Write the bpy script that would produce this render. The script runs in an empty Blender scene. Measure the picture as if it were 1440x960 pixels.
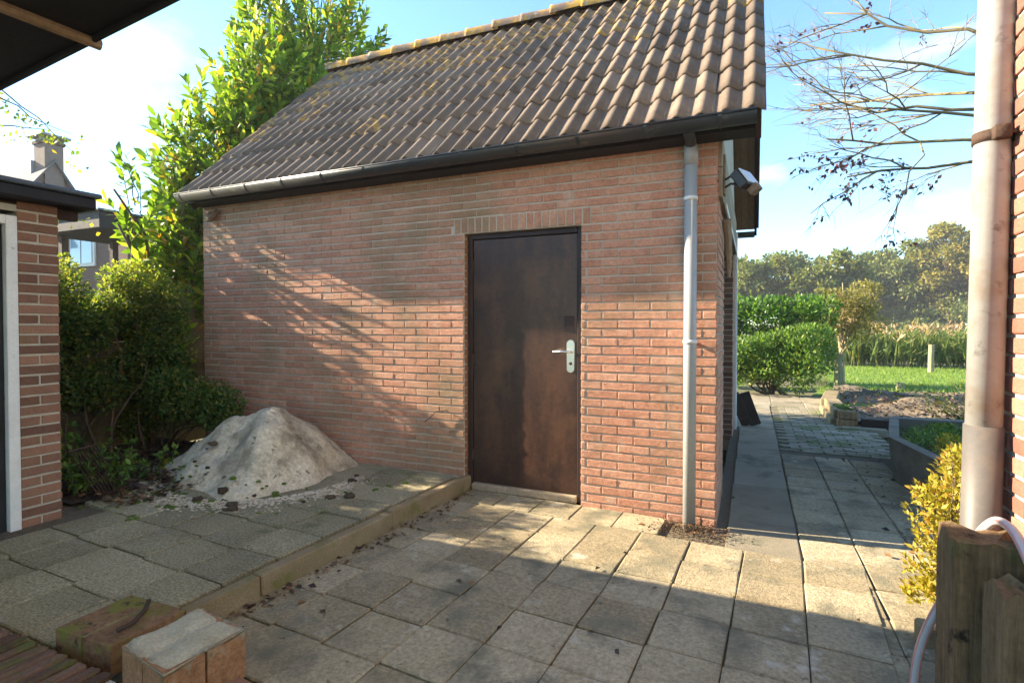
import bpy, math, random
import numpy as np
from mathutils import Vector, Matrix, Euler
random.seed(7); rng = np.random.default_rng(7)
R_ = math.radians
scn = bpy.context.scene
COL = scn.collection
# ---------------------------------------------------------------- camera
YAW, PITCH = R_(24.0), R_(1.0)
cam_d = bpy.data.cameras.new('camera'); cam = bpy.data.objects.new('camera', cam_d); COL.objects.link(cam)
cam.location = (0.219, -3.844, 1.37)
cam.rotation_euler = (math.pi/2 - PITCH, 0, YAW)
cam_d.lens = 19.0; cam_d.sensor_width = 36.0; cam_d.shift_y = -10.7/1440
cam_d.clip_start = 0.05; cam_d.clip_end = 2000
scn.camera = cam
# ---------------------------------------------------------------- sun, sky
SD = Vector((1.0, 0.135, -0.45)).normalized()          # direction the light travels
sun_d = bpy.data.lights.new('sun', 'SUN'); sun = bpy.data.objects.new('sun', sun_d); COL.objects.link(sun)
sun.rotation_euler = SD.to_track_quat('-Z', 'Y').to_euler()
sun_d.energy = 4.3; sun_d.angle = R_(0.5); sun_d.color = (1.0, 0.84, 0.62)
wd = bpy.data.worlds.new('World'); scn.world = wd; wd.use_nodes = True
def build_world():
    nt = wd.node_tree; N = nt.nodes; L = nt.links
    for n in list(N): N.remove(n)
    out = N.new('ShaderNodeOutputWorld'); bg = N.new('ShaderNodeBackground')
    sky = N.new('ShaderNodeTexSky'); sky.sky_type = 'NISHITA'; sky.sun_disc = False
    sky.sun_elevation = math.asin(-SD.z); sky.sun_rotation = math.atan2(-SD.x, -SD.y)
    sky.air_density = 1.0; sky.dust_density = 0.1; sky.ozone_density = 1.0
    bg.inputs['Strength'].default_value = 0.084
    tc = N.new('ShaderNodeTexCoord'); sep = N.new('ShaderNodeSeparateXYZ')
    L.new(tc.outputs['Generated'], sep.inputs[0])
    zz = N.new('ShaderNodeMath'); zz.operation = 'ADD'; zz.inputs[1].default_value = 0.22
    L.new(sep.outputs['Z'], zz.inputs[0])
    mx = N.new('ShaderNodeMath'); mx.operation = 'MAXIMUM'; mx.inputs[1].default_value = 0.05
    L.new(zz.outputs[0], mx.inputs[0])
    dv = N.new('ShaderNodeVectorMath'); dv.operation = 'DIVIDE'
    cb = N.new('ShaderNodeCombineXYZ')
    for i in range(3): L.new(mx.outputs[0], cb.inputs[i])
    L.new(tc.outputs['Generated'], dv.inputs[0]); L.new(cb.outputs[0], dv.inputs[1])
    mp = N.new('ShaderNodeMapping'); mp.inputs['Location'].default_value = (9.4, 5.2, 0.0); mp.inputs['Scale'].default_value = (1.0, 1.0, 0.25)
    L.new(dv.outputs[0], mp.inputs[0])
    ns = N.new('ShaderNodeTexNoise'); ns.inputs['Scale'].default_value = 3.1; ns.inputs['Detail'].default_value = 8; ns.inputs['Roughness'].default_value = 0.52
    L.new(mp.outputs[0], ns.inputs['Vector'])
    rp = N.new('ShaderNodeValToRGB'); rp.color_ramp.elements[0].position = 0.545; rp.color_ramp.elements[1].position = 0.78
    rp.color_ramp.elements[0].color = (0, 0, 0, 1); rp.color_ramp.elements[1].color = (0.85, 0.85, 0.85, 1)
    L.new(ns.outputs['Fac'], rp.inputs[0])
    mix = N.new('ShaderNodeMixRGB'); mix.inputs['Color2'].default_value = (3.3, 3.45, 3.6, 1)
    tn = N.new('ShaderNodeVectorMath'); tn.operation = 'MULTIPLY'; tn.inputs[1].default_value = (.66, .87, 1.0); L.new(sky.outputs[0], tn.inputs[0])
    L.new(rp.outputs[0], mix.inputs['Fac']); L.new(tn.outputs[0], mix.inputs['Color1'])
    L.new(mix.outputs[0], bg.inputs['Color']); L.new(bg.outputs[0], out.inputs[0])
build_world()
scn.view_settings.view_transform = 'Standard'; scn.view_settings.look = 'None'
scn.view_settings.gamma = 1.0; scn.view_settings.use_curve_mapping = False
scn.view_settings.exposure = 2.5
# ---------------------------------------------------------------- materials
def new_mat(name):
    m = bpy.data.materials.new(name); m.use_nodes = True
    nt = m.node_tree
    return m, nt.nodes, nt.links, nt.nodes['Principled BSDF']
def rnd_node(N, L):
    at = N.new('ShaderNodeAttribute'); at.attribute_name = 'rnd'
    oi = N.new('ShaderNodeObjectInfo')
    ad = N.new('ShaderNodeMath'); ad.operation = 'ADD'; L.new(at.outputs['Fac'], ad.inputs[0]); L.new(oi.outputs['Random'], ad.inputs[1])
    fr = N.new('ShaderNodeMath'); fr.operation = 'FRACT'; L.new(ad.outputs[0], fr.inputs[0])
    return fr.outputs[0]
def ramp(N, stops):
    r = N.new('ShaderNodeValToRGB'); e = r.color_ramp.elements
    while len(e) < len(stops): e.new(0.5)
    for i, (p, c) in enumerate(stops):
        e[i].position = p; e[i].color = (*c, 1)
    return r
def mat(name, stops, scale=8, detail=6, rough=0.85, bump=0.0, bscale=60, rnd=0.35, patches=(), spec=0.3, metal=0.0, stretch=None, fine=0.25, fscale=None):
    """world-position noise + per-piece random value -> colour ramp; patches are stains (colour, scale, lo, hi)"""
    m, N, L, b = new_mat(name)
    geo = N.new('ShaderNodeNewGeometry'); pos = geo.outputs['Position']
    if stretch:
        mp = N.new('ShaderNodeMapping'); mp.inputs['Scale'].default_value = stretch; L.new(pos, mp.inputs[0]); pos = mp.outputs[0]
    ns = N.new('ShaderNodeTexNoise'); ns.inputs['Scale'].default_value = scale; ns.inputs['Detail'].default_value = detail; ns.inputs['Roughness'].default_value = 0.6
    L.new(pos, ns.inputs['Vector'])
    r = rnd_node(N, L)
    m1 = N.new('ShaderNodeMath'); m1.operation = 'MULTIPLY'; m1.inputs[1].default_value = rnd; L.new(r, m1.inputs[0])
    m2 = N.new('ShaderNodeMath'); m2.operation = 'MULTIPLY_ADD'; m2.inputs[1].default_value = 1 - rnd; L.new(ns.outputs['Fac'], m2.inputs[0]); L.new(m1.outputs[0], m2.inputs[2])
    rp = ramp(N, stops); L.new(m2.outputs[0], rp.inputs[0]); col = rp.outputs[0]
    if fine:
        n2 = N.new('ShaderNodeTexNoise'); n2.inputs['Scale'].default_value = fscale or bscale*1.6; n2.inputs['Detail'].default_value = 5; n2.inputs['Roughness'].default_value = .75
        L.new(geo.outputs['Position'], n2.inputs['Vector'])
        mr = N.new('ShaderNodeMapRange'); mr.inputs[1].default_value = 0.3; mr.inputs[2].default_value = 0.7; mr.inputs[3].default_value = 1 - fine; mr.inputs[4].default_value = 1 + fine
        L.new(n2.outputs['Fac'], mr.inputs[0])
        mu = N.new('ShaderNodeVectorMath'); mu.operation = 'SCALE'; L.new(col, mu.inputs[0]); L.new(mr.outputs[0], mu.inputs['Scale']); col = mu.outputs[0]
    for k, (pc, ps, lo, hi) in enumerate(patches):
        n3 = N.new('ShaderNodeTexNoise'); n3.inputs['Scale'].default_value = ps; n3.inputs['Detail'].default_value = 7; n3.inputs['Roughness'].default_value = 0.65
        ofs = N.new('ShaderNodeMapping'); ofs.inputs['Location'].default_value = (3.7*k+1.3, 5.1*k, 2.2*k); L.new(geo.outputs['Position'], ofs.inputs[0]); L.new(ofs.outputs[0], n3.inputs['Vector'])
        pr = N.new('ShaderNodeMapRange'); pr.inputs[1].default_value = lo; pr.inputs[2].default_value = hi; L.new(n3.outputs['Fac'], pr.inputs[0])
        mx = N.new('ShaderNodeMixRGB'); mx.inputs['Color2'].default_value = (*pc, 1); L.new(pr.outputs[0], mx.inputs['Fac']); L.new(col, mx.inputs['Color1']); col = mx.outputs[0]
    L.new(col, b.inputs['Base Color'])
    b.inputs['Roughness'].default_value = rough; b.inputs['Specular IOR Level'].default_value = spec; b.inputs['Metallic'].default_value = metal
    if bump:
        nb = N.new('ShaderNodeTexNoise'); nb.inputs['Scale'].default_value = bscale; nb.inputs['Detail'].default_value = 6; nb.inputs['Roughness'].default_value = 0.7
        L.new(pos if stretch else geo.outputs['Position'], nb.inputs['Vector'])
        bp = N.new('ShaderNodeBump'); bp.inputs['Strength'].default_value = bump; bp.inputs['Distance'].default_value = 0.01
        L.new(nb.outputs['Fac'], bp.inputs['Height']); L.new(bp.outputs[0], b.inputs['Normal'])
    return m
def leaf_mat(name, stops, trans=0.4, rough=0.5, spec=0.35):
    m, N, L, b = new_mat(name)
    r = rnd_node(N, L); rp = ramp(N, stops); L.new(r, rp.inputs[0])
    L.new(rp.outputs[0], b.inputs['Base Color']); b.inputs['Roughness'].default_value = rough; b.inputs['Specular IOR Level'].default_value = spec
    tr = N.new('ShaderNodeBsdfTranslucent')
    br = N.new('ShaderNodeVectorMath'); br.operation = 'MULTIPLY'; br.inputs[1].default_value = (1.5, 1.55, 0.6); L.new(rp.outputs[0], br.inputs[0]); L.new(br.outputs[0], tr.inputs[0])
    mx = N.new('ShaderNodeMixShader'); mx.inputs[0].default_value = trans
    L.new(b.outputs[0], mx.inputs[1]); L.new(tr.outputs[0], mx.inputs[2])
    L.new(mx.outputs[0], N['Material Output'].inputs[0])
    return m
MT = {}
MT['brick'] = mat('shed_brick', [(0.15, (.36,.165,.105)), (.42, (.455,.225,.145)), (.62, (.50,.265,.175)), (.85, (.54,.32,.22))], scale=14, bump=.55, bscale=90, rnd=.38, rough=.9,
                  patches=[((.52,.44,.35), 5.5, .56, .84), ((.20,.15,.085), 1.3, .48, .74), ((.22,.12,.085), 9, .62, .80)], fine=.34, fscale=60)
MT['mortar'] = mat('mortar', [(.2, (.40,.35,.28)), (.8, (.54,.475,.385))], scale=12, bump=.5, bscale=120, rnd=0, rough=.95, patches=[((.20,.19,.11), 1.1, .60, .8)])
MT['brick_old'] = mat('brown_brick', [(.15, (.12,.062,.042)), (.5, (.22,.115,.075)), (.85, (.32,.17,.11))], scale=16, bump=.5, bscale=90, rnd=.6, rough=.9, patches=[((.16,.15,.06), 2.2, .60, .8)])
MT['brick_red'] = mat('red_brick', [(.15, (.19,.075,.052)), (.5, (.30,.125,.085)), (.85, (.38,.18,.125))], scale=14, bump=.5, bscale=80, rnd=.6, rough=.85)
MT['mortar_l'] = mat('pale_mortar', [(.2, (.38,.35,.28)), (.8, (.52,.48,.40))], scale=14, bump=.5, bscale=120, rnd=0, rough=.95)
MT['tile'] = mat('roof_tile', [(.15, (.085,.064,.048)), (.5, (.155,.115,.085)), (.85, (.225,.172,.128))], scale=7, bump=.45, bscale=70, rnd=.45, rough=.88,
                 patches=[((.32,.20,.05), 6.0, .66, .76), ((.075,.075,.06), 9, .60, .74)])
MT['tile_lichen'] = mat('lichened_roof_tile', [(.15, (.11,.078,.058)), (.5, (.19,.135,.10)), (.85, (.27,.195,.14))], scale=7, bump=.6, bscale=70, rnd=.45, rough=.92, patches=[((.40,.24,.06), 10.0, .50, .60), ((.085,.09,.06), 9, .58, .72)])
MT['ridge'] = mat('ridge_tile_lichen', [(.2, (.17,.115,.085)), (.8, (.28,.19,.13))], scale=8, bump=.7, bscale=60, rnd=.3, rough=.95, patches=[((.48,.27,.05), 7, .46, .60), ((.36,.35,.26), 13, .58, .66)])
MT['gutter'] = mat('black_pvc', [(.2, (.018,.019,.021)), (.8, (.034,.036,.038))], scale=5, bump=.05, bscale=30, rnd=0, rough=.38, spec=.5, fine=.1, patches=[((.10,.095,.085), 9, .58, .75)])
MT['pvc'] = mat('grey_pvc', [(.2, (.27,.29,.29)), (.8, (.36,.37,.36))], scale=3, bump=.04, bscale=30, rnd=0, rough=.42, spec=.5, fine=.06, patches=[((.30,.25,.18), 6, .58, .75)])
MT['pvc_pale'] = mat('pale_grey_pvc', [(.2, (.27,.27,.26)), (.8, (.36,.36,.345))], scale=2.5, bump=.04, bscale=30, rnd=0, rough=.45, spec=.45, fine=.05, stretch=(1,1,.3), patches=[((.25,.205,.155), 5, .48, .70), ((.13,.115,.095), 13, .60, .72)])
MT['pvc_dark'] = mat('dark_grey_sleeve', [(.2, (.075,.07,.065)), (.8, (.12,.11,.10))], scale=4, bump=.05, bscale=30, rnd=0, rough=.5, fine=.08, patches=[((.16,.12,.085), 4, .52, .72)])
MT['door'] = mat('door_varnish', [(.2, (.022,.012,.009)), (.5, (.046,.021,.014)), (.8, (.10,.045,.023))], scale=2.2, bump=.10, bscale=40, rnd=0, rough=.34, spec=.5, stretch=(3,3,.6), fine=.3, fscale=30, patches=[((.13,.066,.03), 2.0, .50, .78), ((.016,.010,.010), 3.1, .55, .72)])
MT['frame'] = mat('door_frame_paint', [(.2, (.020,.013,.013)), (.8, (.045,.027,.024))], scale=6, bump=.1, bscale=50, rnd=0, rough=.45, fine=.1)
MT['reveal'] = mat('reveal_paint', [(.2, (.22,.095,.04)), (.8, (.32,.15,.065))], scale=9, bump=.3, bscale=60, rnd=0, rough=.8)
MT['steel'] = mat('brushed_steel', [(.2, (.62,.60,.57)), (.8, (.75,.73,.70))], scale=30, rnd=0, rough=.28, metal=1.0, fine=.05)
MT['white'] = mat('white_paint', [(.2, (.60,.60,.57)), (.8, (.76,.76,.73))], scale=6, bump=.2, bscale=40, rnd=0, rough=.6, fine=.08, patches=[((.30,.26,.20), 14, .62, .72)])
MT['wood_grey'] = mat('weathered_board', [(.2, (.22,.16,.10)), (.8, (.40,.32,.22))], scale=10, bump=.5, bscale=30, rnd=.2, rough=.9, stretch=(6,6,.6))
MT['wood_soffit'] = mat('soffit_boards', [(.2, (.17,.115,.075)), (.8, (.27,.19,.125))], scale=8, bump=.3, bscale=30, rnd=.3, rough=.85, stretch=(5,1,1))
MT['sleeper'] = mat('old_sleeper_wood', [(.2, (.085,.052,.026)), (.5, (.22,.14,.068)), (.85, (.36,.25,.135))], scale=7, bump=1.0, bscale=16, rnd=.15, rough=.92, stretch=(7,7,.55), patches=[((.10,.12,.025), 4.5, .56, .72), ((.03,.02,.013), 9, .60, .68)])
MT['paver'] = mat('concrete_paver', [(.15, (.205,.165,.098)), (.5, (.315,.262,.163)), (.85, (.415,.355,.24))], scale=3.2, bump=.9, bscale=70, rnd=.42, rough=.93, fine=.42, fscale=55,
                  patches=[((.15,.14,.095), 2.6, .50, .66), ((.44,.405,.32), 6, .60, .72), ((.10,.085,.055), 14, .62, .72)])
MT['paver_agg'] = mat('aggregate_paver', [(.15, (.19,.17,.105)), (.5, (.33,.295,.185)), (.85, (.45,.40,.265))], scale=3.0, bump=1.0, bscale=190, rnd=.3, rough=.95, fine=.7, fscale=85,
                  patches=[((.10,.125,.035), 2.4, .57, .72), ((.36,.34,.29), 5, .62, .78)])
MT['slab'] = mat('path_slab', [(.15, (.17,.145,.10)), (.5, (.27,.235,.17)), (.85, (.36,.32,.24))], scale=2.5, bump=.9, bscale=170, rnd=.3, rough=.95, fine=.45, patches=[((.09,.10,.06), 2.2, .55, .7)])
MT['klinker'] = mat('clinker_paving', [(.15, (.15,.135,.09)), (.5, (.25,.225,.165)), (.85, (.34,.31,.24))], scale=4, bump=.6, bscale=90, rnd=.5, rough=.93, patches=[((.11,.14,.04), 3, .50, .66)])
MT['joint'] = mat('joint_soil', [(.2, (.085,.068,.045)), (.8, (.19,.155,.105))], scale=30, bump=1, bscale=90, rnd=0, rough=1, patches=[((.06,.09,.02), 5, .6, .7)])
MT['kerb'] = mat('kerb_concrete', [(.15, (.14,.105,.055)), (.5, (.24,.185,.105)), (.85, (.33,.27,.17))], scale=5, bump=.8, bscale=90, rnd=.2, rough=.93, patches=[((.16,.15,.05), 4, .54, .68)])
MT['soil'] = mat('soil', [(.2, (.035,.024,.016)), (.5, (.075,.052,.034)), (.8, (.14,.10,.065))], scale=9, bump=1, bscale=45, rnd=.3, rough=1)
MT['bed'] = mat('bed_soil', [(.2, (.11,.085,.055)), (.5, (.19,.15,.10)), (.8, (.28,.225,.15))], scale=5, bump=1, bscale=35, rnd=.2, rough=1, patches=[((.07,.055,.04), 2.0, .5, .62)])
MT['sand'] = mat('sand', [(.2, (.44,.37,.25)), (.5, (.60,.52,.38)), (.8, (.68,.60,.46))], scale=6, bump=1.0, bscale=35, rnd=0, rough=1, fine=.34, fscale=40, patches=[((.30,.255,.18), 3.5, .50, .62), ((.10,.075,.05), 9, .61, .68), ((.12,.15,.03), 6, .66, .72)])
MT['moss'] = mat('moss', [(.2, (.05,.085,.012)), (.8, (.14,.20,.03))], scale=25, bump=1, bscale=80, rnd=.4, rough=1)
MT['lawn'] = mat('lawn', [(.2, (.075,.13,.018)), (.5, (.13,.21,.03)), (.8, (.20,.28,.05))], scale=1.2, bump=1, bscale=30, rnd=.4, rough=.9, fine=.4)
MT['field'] = mat('ground_earth', [(.2, (.07,.075,.03)), (.8, (.14,.13,.06))], scale=1.5, bump=.5, bscale=20, rnd=0, rough=1)
MT['concrete'] = mat('washed_concrete', [(.2, (.10,.09,.07)), (.5, (.19,.17,.135)), (.8, (.29,.265,.215))], scale=6, bump=1.0, bscale=130, rnd=.1, rough=.95, fine=.5)
MT['capping'] = mat('mortar_capping', [(.2, (.26,.235,.155)), (.5, (.40,.365,.26)), (.8, (.50,.46,.35))], scale=9, bump=.8, bscale=70, rnd=0, rough=.95, patches=[((.13,.13,.07), 12, .60, .68)])
MT['moss_brick'] = mat('mossy_brown_brick', [(.2, (.11,.06,.03)), (.5, (.19,.105,.055)), (.8, (.27,.155,.085))], scale=10, bump=1, bscale=45, rnd=.2, rough=.93, fine=.45, fscale=45, patches=[((.16,.15,.03), 7, .50, .62), ((.04,.028,.018), 13, .58, .65)])
MT['rowlock'] = mat('mossy_wall_brick', [(.15, (.045,.028,.02)), (.5, (.105,.062,.042)), (.85, (.17,.105,.075))], scale=12, bump=.9, bscale=60, rnd=.6, rough=.93, patches=[((.095,.105,.03), 8, .48, .62), ((.4,.37,.32), 16, .68, .74)])
MT['mossjoint'] = mat('mossy_joint', [(.2, (.09,.08,.03)), (.8, (.30,.28,.14))], scale=20, bump=.8, bscale=60, rnd=0, rough=1)
MT['block_brick'] = mat('orange_brown_brick', [(.2, (.17,.09,.045)), (.5, (.28,.15,.075)), (.8, (.36,.21,.12))], scale=12, bump=.9, bscale=60, rnd=.2, rough=.93, fine=.4, fscale=50, patches=[((.30,.28,.20), 9, .58, .70), ((.10,.09,.04), 12, .60, .70)])
MT['black'] = mat('tarred_black', [(.2, (.010,.010,.012)), (.8, (.026,.025,.027))], scale=5, bump=.3, bscale=40, rnd=.2, rough=.7, fine=.15)
MT['bitumen'] = mat('roof_felt', [(.2, (.05,.065,.085)), (.8, (.10,.12,.145))], scale=8, bump=.4, bscale=60, rnd=0, rough=.7)
MT['dark_wood'] = mat('dark_planks', [(.2, (.022,.013,.010)), (.8, (.055,.032,.024))], scale=8, bump=.4, bscale=30, rnd=.3, rough=.75)
MT['fence'] = mat('concrete_fence_board', [(.2, (.11,.085,.055)), (.8, (.20,.16,.10))], scale=5, bump=.6, bscale=50, rnd=.3, rough=.95, patches=[((.06,.075,.03), 3, .52, .66)])
MT['bark'] = mat('bark', [(.2, (.07,.05,.032)), (.8, (.17,.13,.085))], scale=14, bump=.9, bscale=40, rnd=.2, rough=.95, stretch=(2,2,.5))
MT['bark_pale'] = mat('pale_bark', [(.2, (.22,.17,.10)), (.8, (.40,.32,.20))], scale=9, bump=.6, bscale=40, rnd=.2, rough=.95)
MT['twig'] = mat('lichen_twigs', [(.2, (.10,.085,.06)), (.55, (.22,.17,.08)), (.85, (.36,.27,.10))], scale=3, bump=.3, bscale=40, rnd=.3, rough=.95)
MT['post_green'] = mat('treated_post', [(.2, (.12,.13,.07)), (.8, (.24,.24,.14))], scale=8, bump=.5, bscale=40, rnd=.3, rough=.95, stretch=(4,4,.6))
MT['rust'] = mat('rusty_iron', [(.2, (.035,.022,.016)), (.8, (.085,.05,.032))], scale=20, bump=.5, bscale=80, rnd=.2, rough=.8)
MT['chim'] = mat('chimney_brick', [(.2, (.085,.052,.04)), (.5, (.15,.10,.08)), (.8, (.22,.165,.14))], scale=10, bump=.3, bscale=30, rnd=.6, rough=.9)
MT['rooftile_far'] = mat('grey_roof_tiles', [(.2, (.10,.09,.085)), (.8, (.17,.155,.15))], scale=5, bump=.3, bscale=20, rnd=.3, rough=.9)
MT['hose'] = mat('clear_hose', [(.2, (.38,.35,.34)), (.8, (.50,.47,.46))], scale=5, rnd=0, rough=.25, spec=.6, fine=.05)
MT['hose_stripe'] = mat('hose_stripe', [(.2, (.50,.20,.17)), (.8, (.58,.27,.23))], scale=5, rnd=0, rough=.3, fine=.05)
MT['lamp_black'] = mat('lamp_housing', [(.2, (.025,.022,.02)), (.8, (.05,.045,.04))], scale=6, rnd=0, rough=.4, fine=.05)
MT['lead'] = mat('lead_flashing', [(.2, (.20,.205,.21)), (.8, (.28,.285,.29))], scale=6, rnd=0, rough=.6)
def glass_mat(name, tint, rough=.06):
    m, N, L, b = new_mat(name); b.inputs['Base Color'].default_value = (*tint, 1); b.inputs['Roughness'].default_value = rough; b.inputs['Specular IOR Level'].default_value = .9
    return m
MT['glass'] = glass_mat('window_glass', (.25,.36,.45)); MT['glass_dark'] = glass_mat('dark_door_glass', (.012,.012,.008), .12)
MT['lens'] = glass_mat('lamp_glass', (.55,.56,.58), .15)
LF = {}
LF['laurel'] = leaf_mat('laurel_leaves', [(.0,(.06,.12,.015)), (.40,(.12,.21,.022)), (.72,(.20,.29,.035)), (.92,(.30,.34,.05)), (.97,(.42,.26,.03)), (1,(.45,.20,.03))], trans=.5, rough=.55, spec=.3)
LF['ivy'] = leaf_mat('small_dark_leaves', [(0,(.035,.085,.026)), (.5,(.085,.15,.04)), (.8,(.18,.21,.05)), (.97,(.26,.24,.06)), (1,(.20,.08,.02))], trans=.35, rough=.6, spec=.2)
LF['sun_tinted'] = leaf_mat('sun_tinted_hedge_leaves', [(0,(.08,.13,.03)), (.5,(.18,.22,.05)), (1,(.33,.31,.08))], trans=.5, rough=.6, spec=.2)  # paler yellow-green: sunlight on the hedge top painted into the leaf colour
LF['hedge'] = leaf_mat('hedge_leaves', [(0,(.045,.115,.013)), (.5,(.085,.185,.02)), (1,(.16,.27,.04))], trans=.35, rough=.35, spec=.45)
LF['rhodo'] = leaf_mat('bush_leaves', [(0,(.05,.105,.016)), (.5,(.095,.18,.028)), (.92,(.16,.25,.045)), (1,(.30,.24,.04))], trans=.35, rough=.45)
LF['autumn'] = leaf_mat('autumn_leaves', [(0,(.13,.125,.035)), (.5,(.21,.185,.06)), (1,(.32,.26,.09))], trans=.45)
LF['oak'] = leaf_mat('far_tree_leaves', [(0,(.07,.10,.028)), (.5,(.13,.165,.045)), (.85,(.19,.20,.06)), (1,(.25,.20,.05))], trans=.4)
LF['oak_y'] = leaf_mat('yellowing_tree_leaves', [(0,(.12,.13,.03)), (.5,(.22,.20,.045)), (1,(.34,.26,.06))], trans=.4)
LF['gold'] = leaf_mat('golden_leaves', [(0,(.20,.19,.02)), (.5,(.36,.31,.04)), (.8,(.46,.37,.06)), (1,(.46,.22,.06))], trans=.4)
LF['purple'] = leaf_mat('purple_leaves', [(0,(.055,.022,.035)), (.8,(.11,.045,.06)), (1,(.25,.03,.03))], trans=.3)
LF['reed'] = leaf_mat('reed_leaves', [(0,(.06,.11,.025)), (.6,(.12,.17,.045)), (1,(.26,.24,.09))], trans=.4)
LF['plume'] = leaf_mat('reed_plumes', [(0,(.30,.19,.12)), (1,(.46,.32,.20))], trans=.4)
LF['grass'] = leaf_mat('grass_blades', [(0,(.08,.14,.015)), (.6,(.15,.24,.03)), (1,(.24,.30,.06))], trans=.4)
LF['litter'] = leaf_mat('dead_leaves', [(0,(.03,.018,.012)), (.6,(.08,.045,.025)), (1,(.20,.11,.045))], trans=.1)
LF['birch'] = leaf_mat('birch_leaves', [(0,(.08,.14,.02)), (.6,(.16,.20,.03)), (1,(.42,.30,.03))], trans=.5)
# ---------------------------------------------------------------- mesh helpers
def me_from(name, v, f, rnd=None, smooth=False):
    me = bpy.data.meshes.new(name); me.from_pydata([tuple(p) for p in v], [], f)
    if rnd is not None:
        a = me.attributes.new('rnd', 'FLOAT', 'POINT'); a.data.foreach_set('value', np.asarray(rnd, dtype=np.float32))
    if smooth: me.polygons.foreach_set('use_smooth', [True]*len(me.polygons))
    me.update(); return me
def tag(o, label=None, cat=None, group=None, kind=None):
    if label: o['label'] = label
    if cat: o['category'] = cat
    if group: o['group'] = group
    if kind: o['kind'] = kind
    return o
def obj(name, me, m, parent=None):
    o = bpy.data.objects.new(name, me); COL.objects.link(o)
    if m is not None and me is not None and not me.materials: me.materials.append(m)
    if parent is not None:
        o.parent = parent
        if parent.type == 'EMPTY': o.matrix_parent_inverse = Matrix.Translation(-Vector(parent.location))
    return o
def empty(name, loc, label, cat, group=None):
    o = bpy.data.objects.new(name, None); COL.objects.link(o); o.location = loc; o.empty_display_size = .2
    return tag(o, label, cat, group)
class MB:
    def __init__(s): s.v = []; s.f = []; s.r = []
    def add(s, v, f, r=0.0):
        n = len(s.v); s.v += [tuple(p) for p in v]; s.f += [tuple(i+n for i in q) for q in f]; s.r += [r]*len(v); return s
    def box(s, x0, x1, y0, y1, z0, z1, bev=0.0, M=None, r=0.0):
        if bev <= 0:
            v = [(x, y, z) for z in (z0, z1) for y in (y0, y1) for x in (x0, x1)]
            f = [(0,2,3,1),(4,5,7,6),(0,1,5,4),(2,6,7,3),(0,4,6,2),(1,3,7,5)]
        else:
            b = bev; L = []
            for z, i in ((z0, b), (z0+b, 0), (z1-b, 0), (z1, b)):
                L.append([(x0+i+ (b if i==0 else 0), y0+i, z), (x1-i-(b if i==0 else 0), y0+i, z), (x1-i, y0+i+(b if i==0 else 0), z), (x1-i, y1-i-(b if i==0 else 0), z),
                          (x1-i-(b if i==0 else 0), y1-i, z), (x0+i+(b if i==0 else 0), y1-i, z), (x0+i, y1-i-(b if i==0 else 0), z), (x0+i, y0+i+(b if i==0 else 0), z)])
            v = [p for l in L for p in l]; f = []
            for k in range(3):
                for i in range(8): f.append((k*8+i, k*8+(i+1)%8, k*8+8+(i+1)%8, k*8+8+i))
            f.append(tuple(range(7,-1,-1))); f.append(tuple(range(24, 32)))
        if M is not None: v = [tuple(M @ Vector(p)) for p in v]
        return s.add(v, f, r)
    def tube(s, pts, rad, n=8, r=0.0, cap=True):
        pts = [Vector(p) for p in pts]; rad = [rad]*len(pts) if not hasattr(rad, '__len__') else rad
        v = []; f = []; prev = None
        for i, p in enumerate(pts):
            t = (pts[min(i+1, len(pts)-1)] - pts[max(i-1, 0)])
            t = t.normalized() if t.length > 1e-9 else Vector((0,0,1))
            if prev is None:
                a = t.orthogonal().normalized()
            else:
                a = prev - t*prev.dot(t); a = a.normalized() if a.length > 1e-6 else t.orthogonal().normalized()
            prev = a; b = t.cross(a)
            for k in range(n):
                q = 2*math.pi*k/n; v.append(p + (a*math.cos(q) + b*math.sin(q))*rad[i])
        for i in range(len(pts)-1):
            for k in range(n): f.append((i*n+k, i*n+(k+1)%n, (i+1)*n+(k+1)%n, (i+1)*n+k))
        if cap: f.append(tuple(range(n-1, -1, -1))); f.append(tuple(range((len(pts)-1)*n, len(pts)*n)))
        return s.add(v, f, r)
    def mesh(s, name, smooth=False): return me_from(name, s.v, s.f, s.r, smooth)
    def build(s, name, m, parent=None, smooth=False): return obj(name, s.mesh(name, smooth), m, parent)
# ---------------------------------------------------------------- bricks
_bc = {}
def brick_geo(l, h, d, seed):
    """front-face brick at origin: u along x (0..l), z 0..h, depth from y=0 (back) to y=-d (front); irregular arrises"""
    rr = random.Random(seed)
    nu = max(1, int(l/.055)); loop = []
    for i in range(nu): loop.append((l*i/nu, 0))
    loop.append((l, 0)); loop.append((l, h*.5))
    for i in range(nu): loop.append((l - l*i/nu, h))
    loop.append((0, h)); loop.append((0, h*.5))
    n = len(loop); cx, cz = l/2, h/2; v = []
    jit = lambda a: rr.uniform(-a, a)
    for (u, z) in loop: v.append((u, 0, z))
    tilt = jit(.0015)
    for (u, z) in loop: v.append((u + jit(.0022), -d + .0025 + jit(.001), z + jit(.0026)))
    for (u, z) in loop:
        uu = min(max(u, .0035), l-.0035); zz = min(max(z, .003), h-.003)
        v.append((uu + jit(.0012), -d + jit(.0009) + tilt*(u/l-.5), zz + jit(.0012)))
    f = []
    for i in range(n):
        j = (i+1) % n
        f.append((i, j, n+j, n+i)); f.append((n+i, n+j, 2*n+j, 2*n+i))
    f.append(tuple(range(2*n, 3*n)))
    return v, f
def brick_mesh(l, h, d, var, m):
    k = (round(l, 2), round(h, 3), d, var, m.name)
    if k not in _bc:
        v, f = brick_geo(round(l, 2), h, d, hash((round(l*100), round(h*1000), var)) % 99991)
        _bc[k] = me_from('brick', v, f); _bc[k].materials.append(m)
    return _bc[k]
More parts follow.
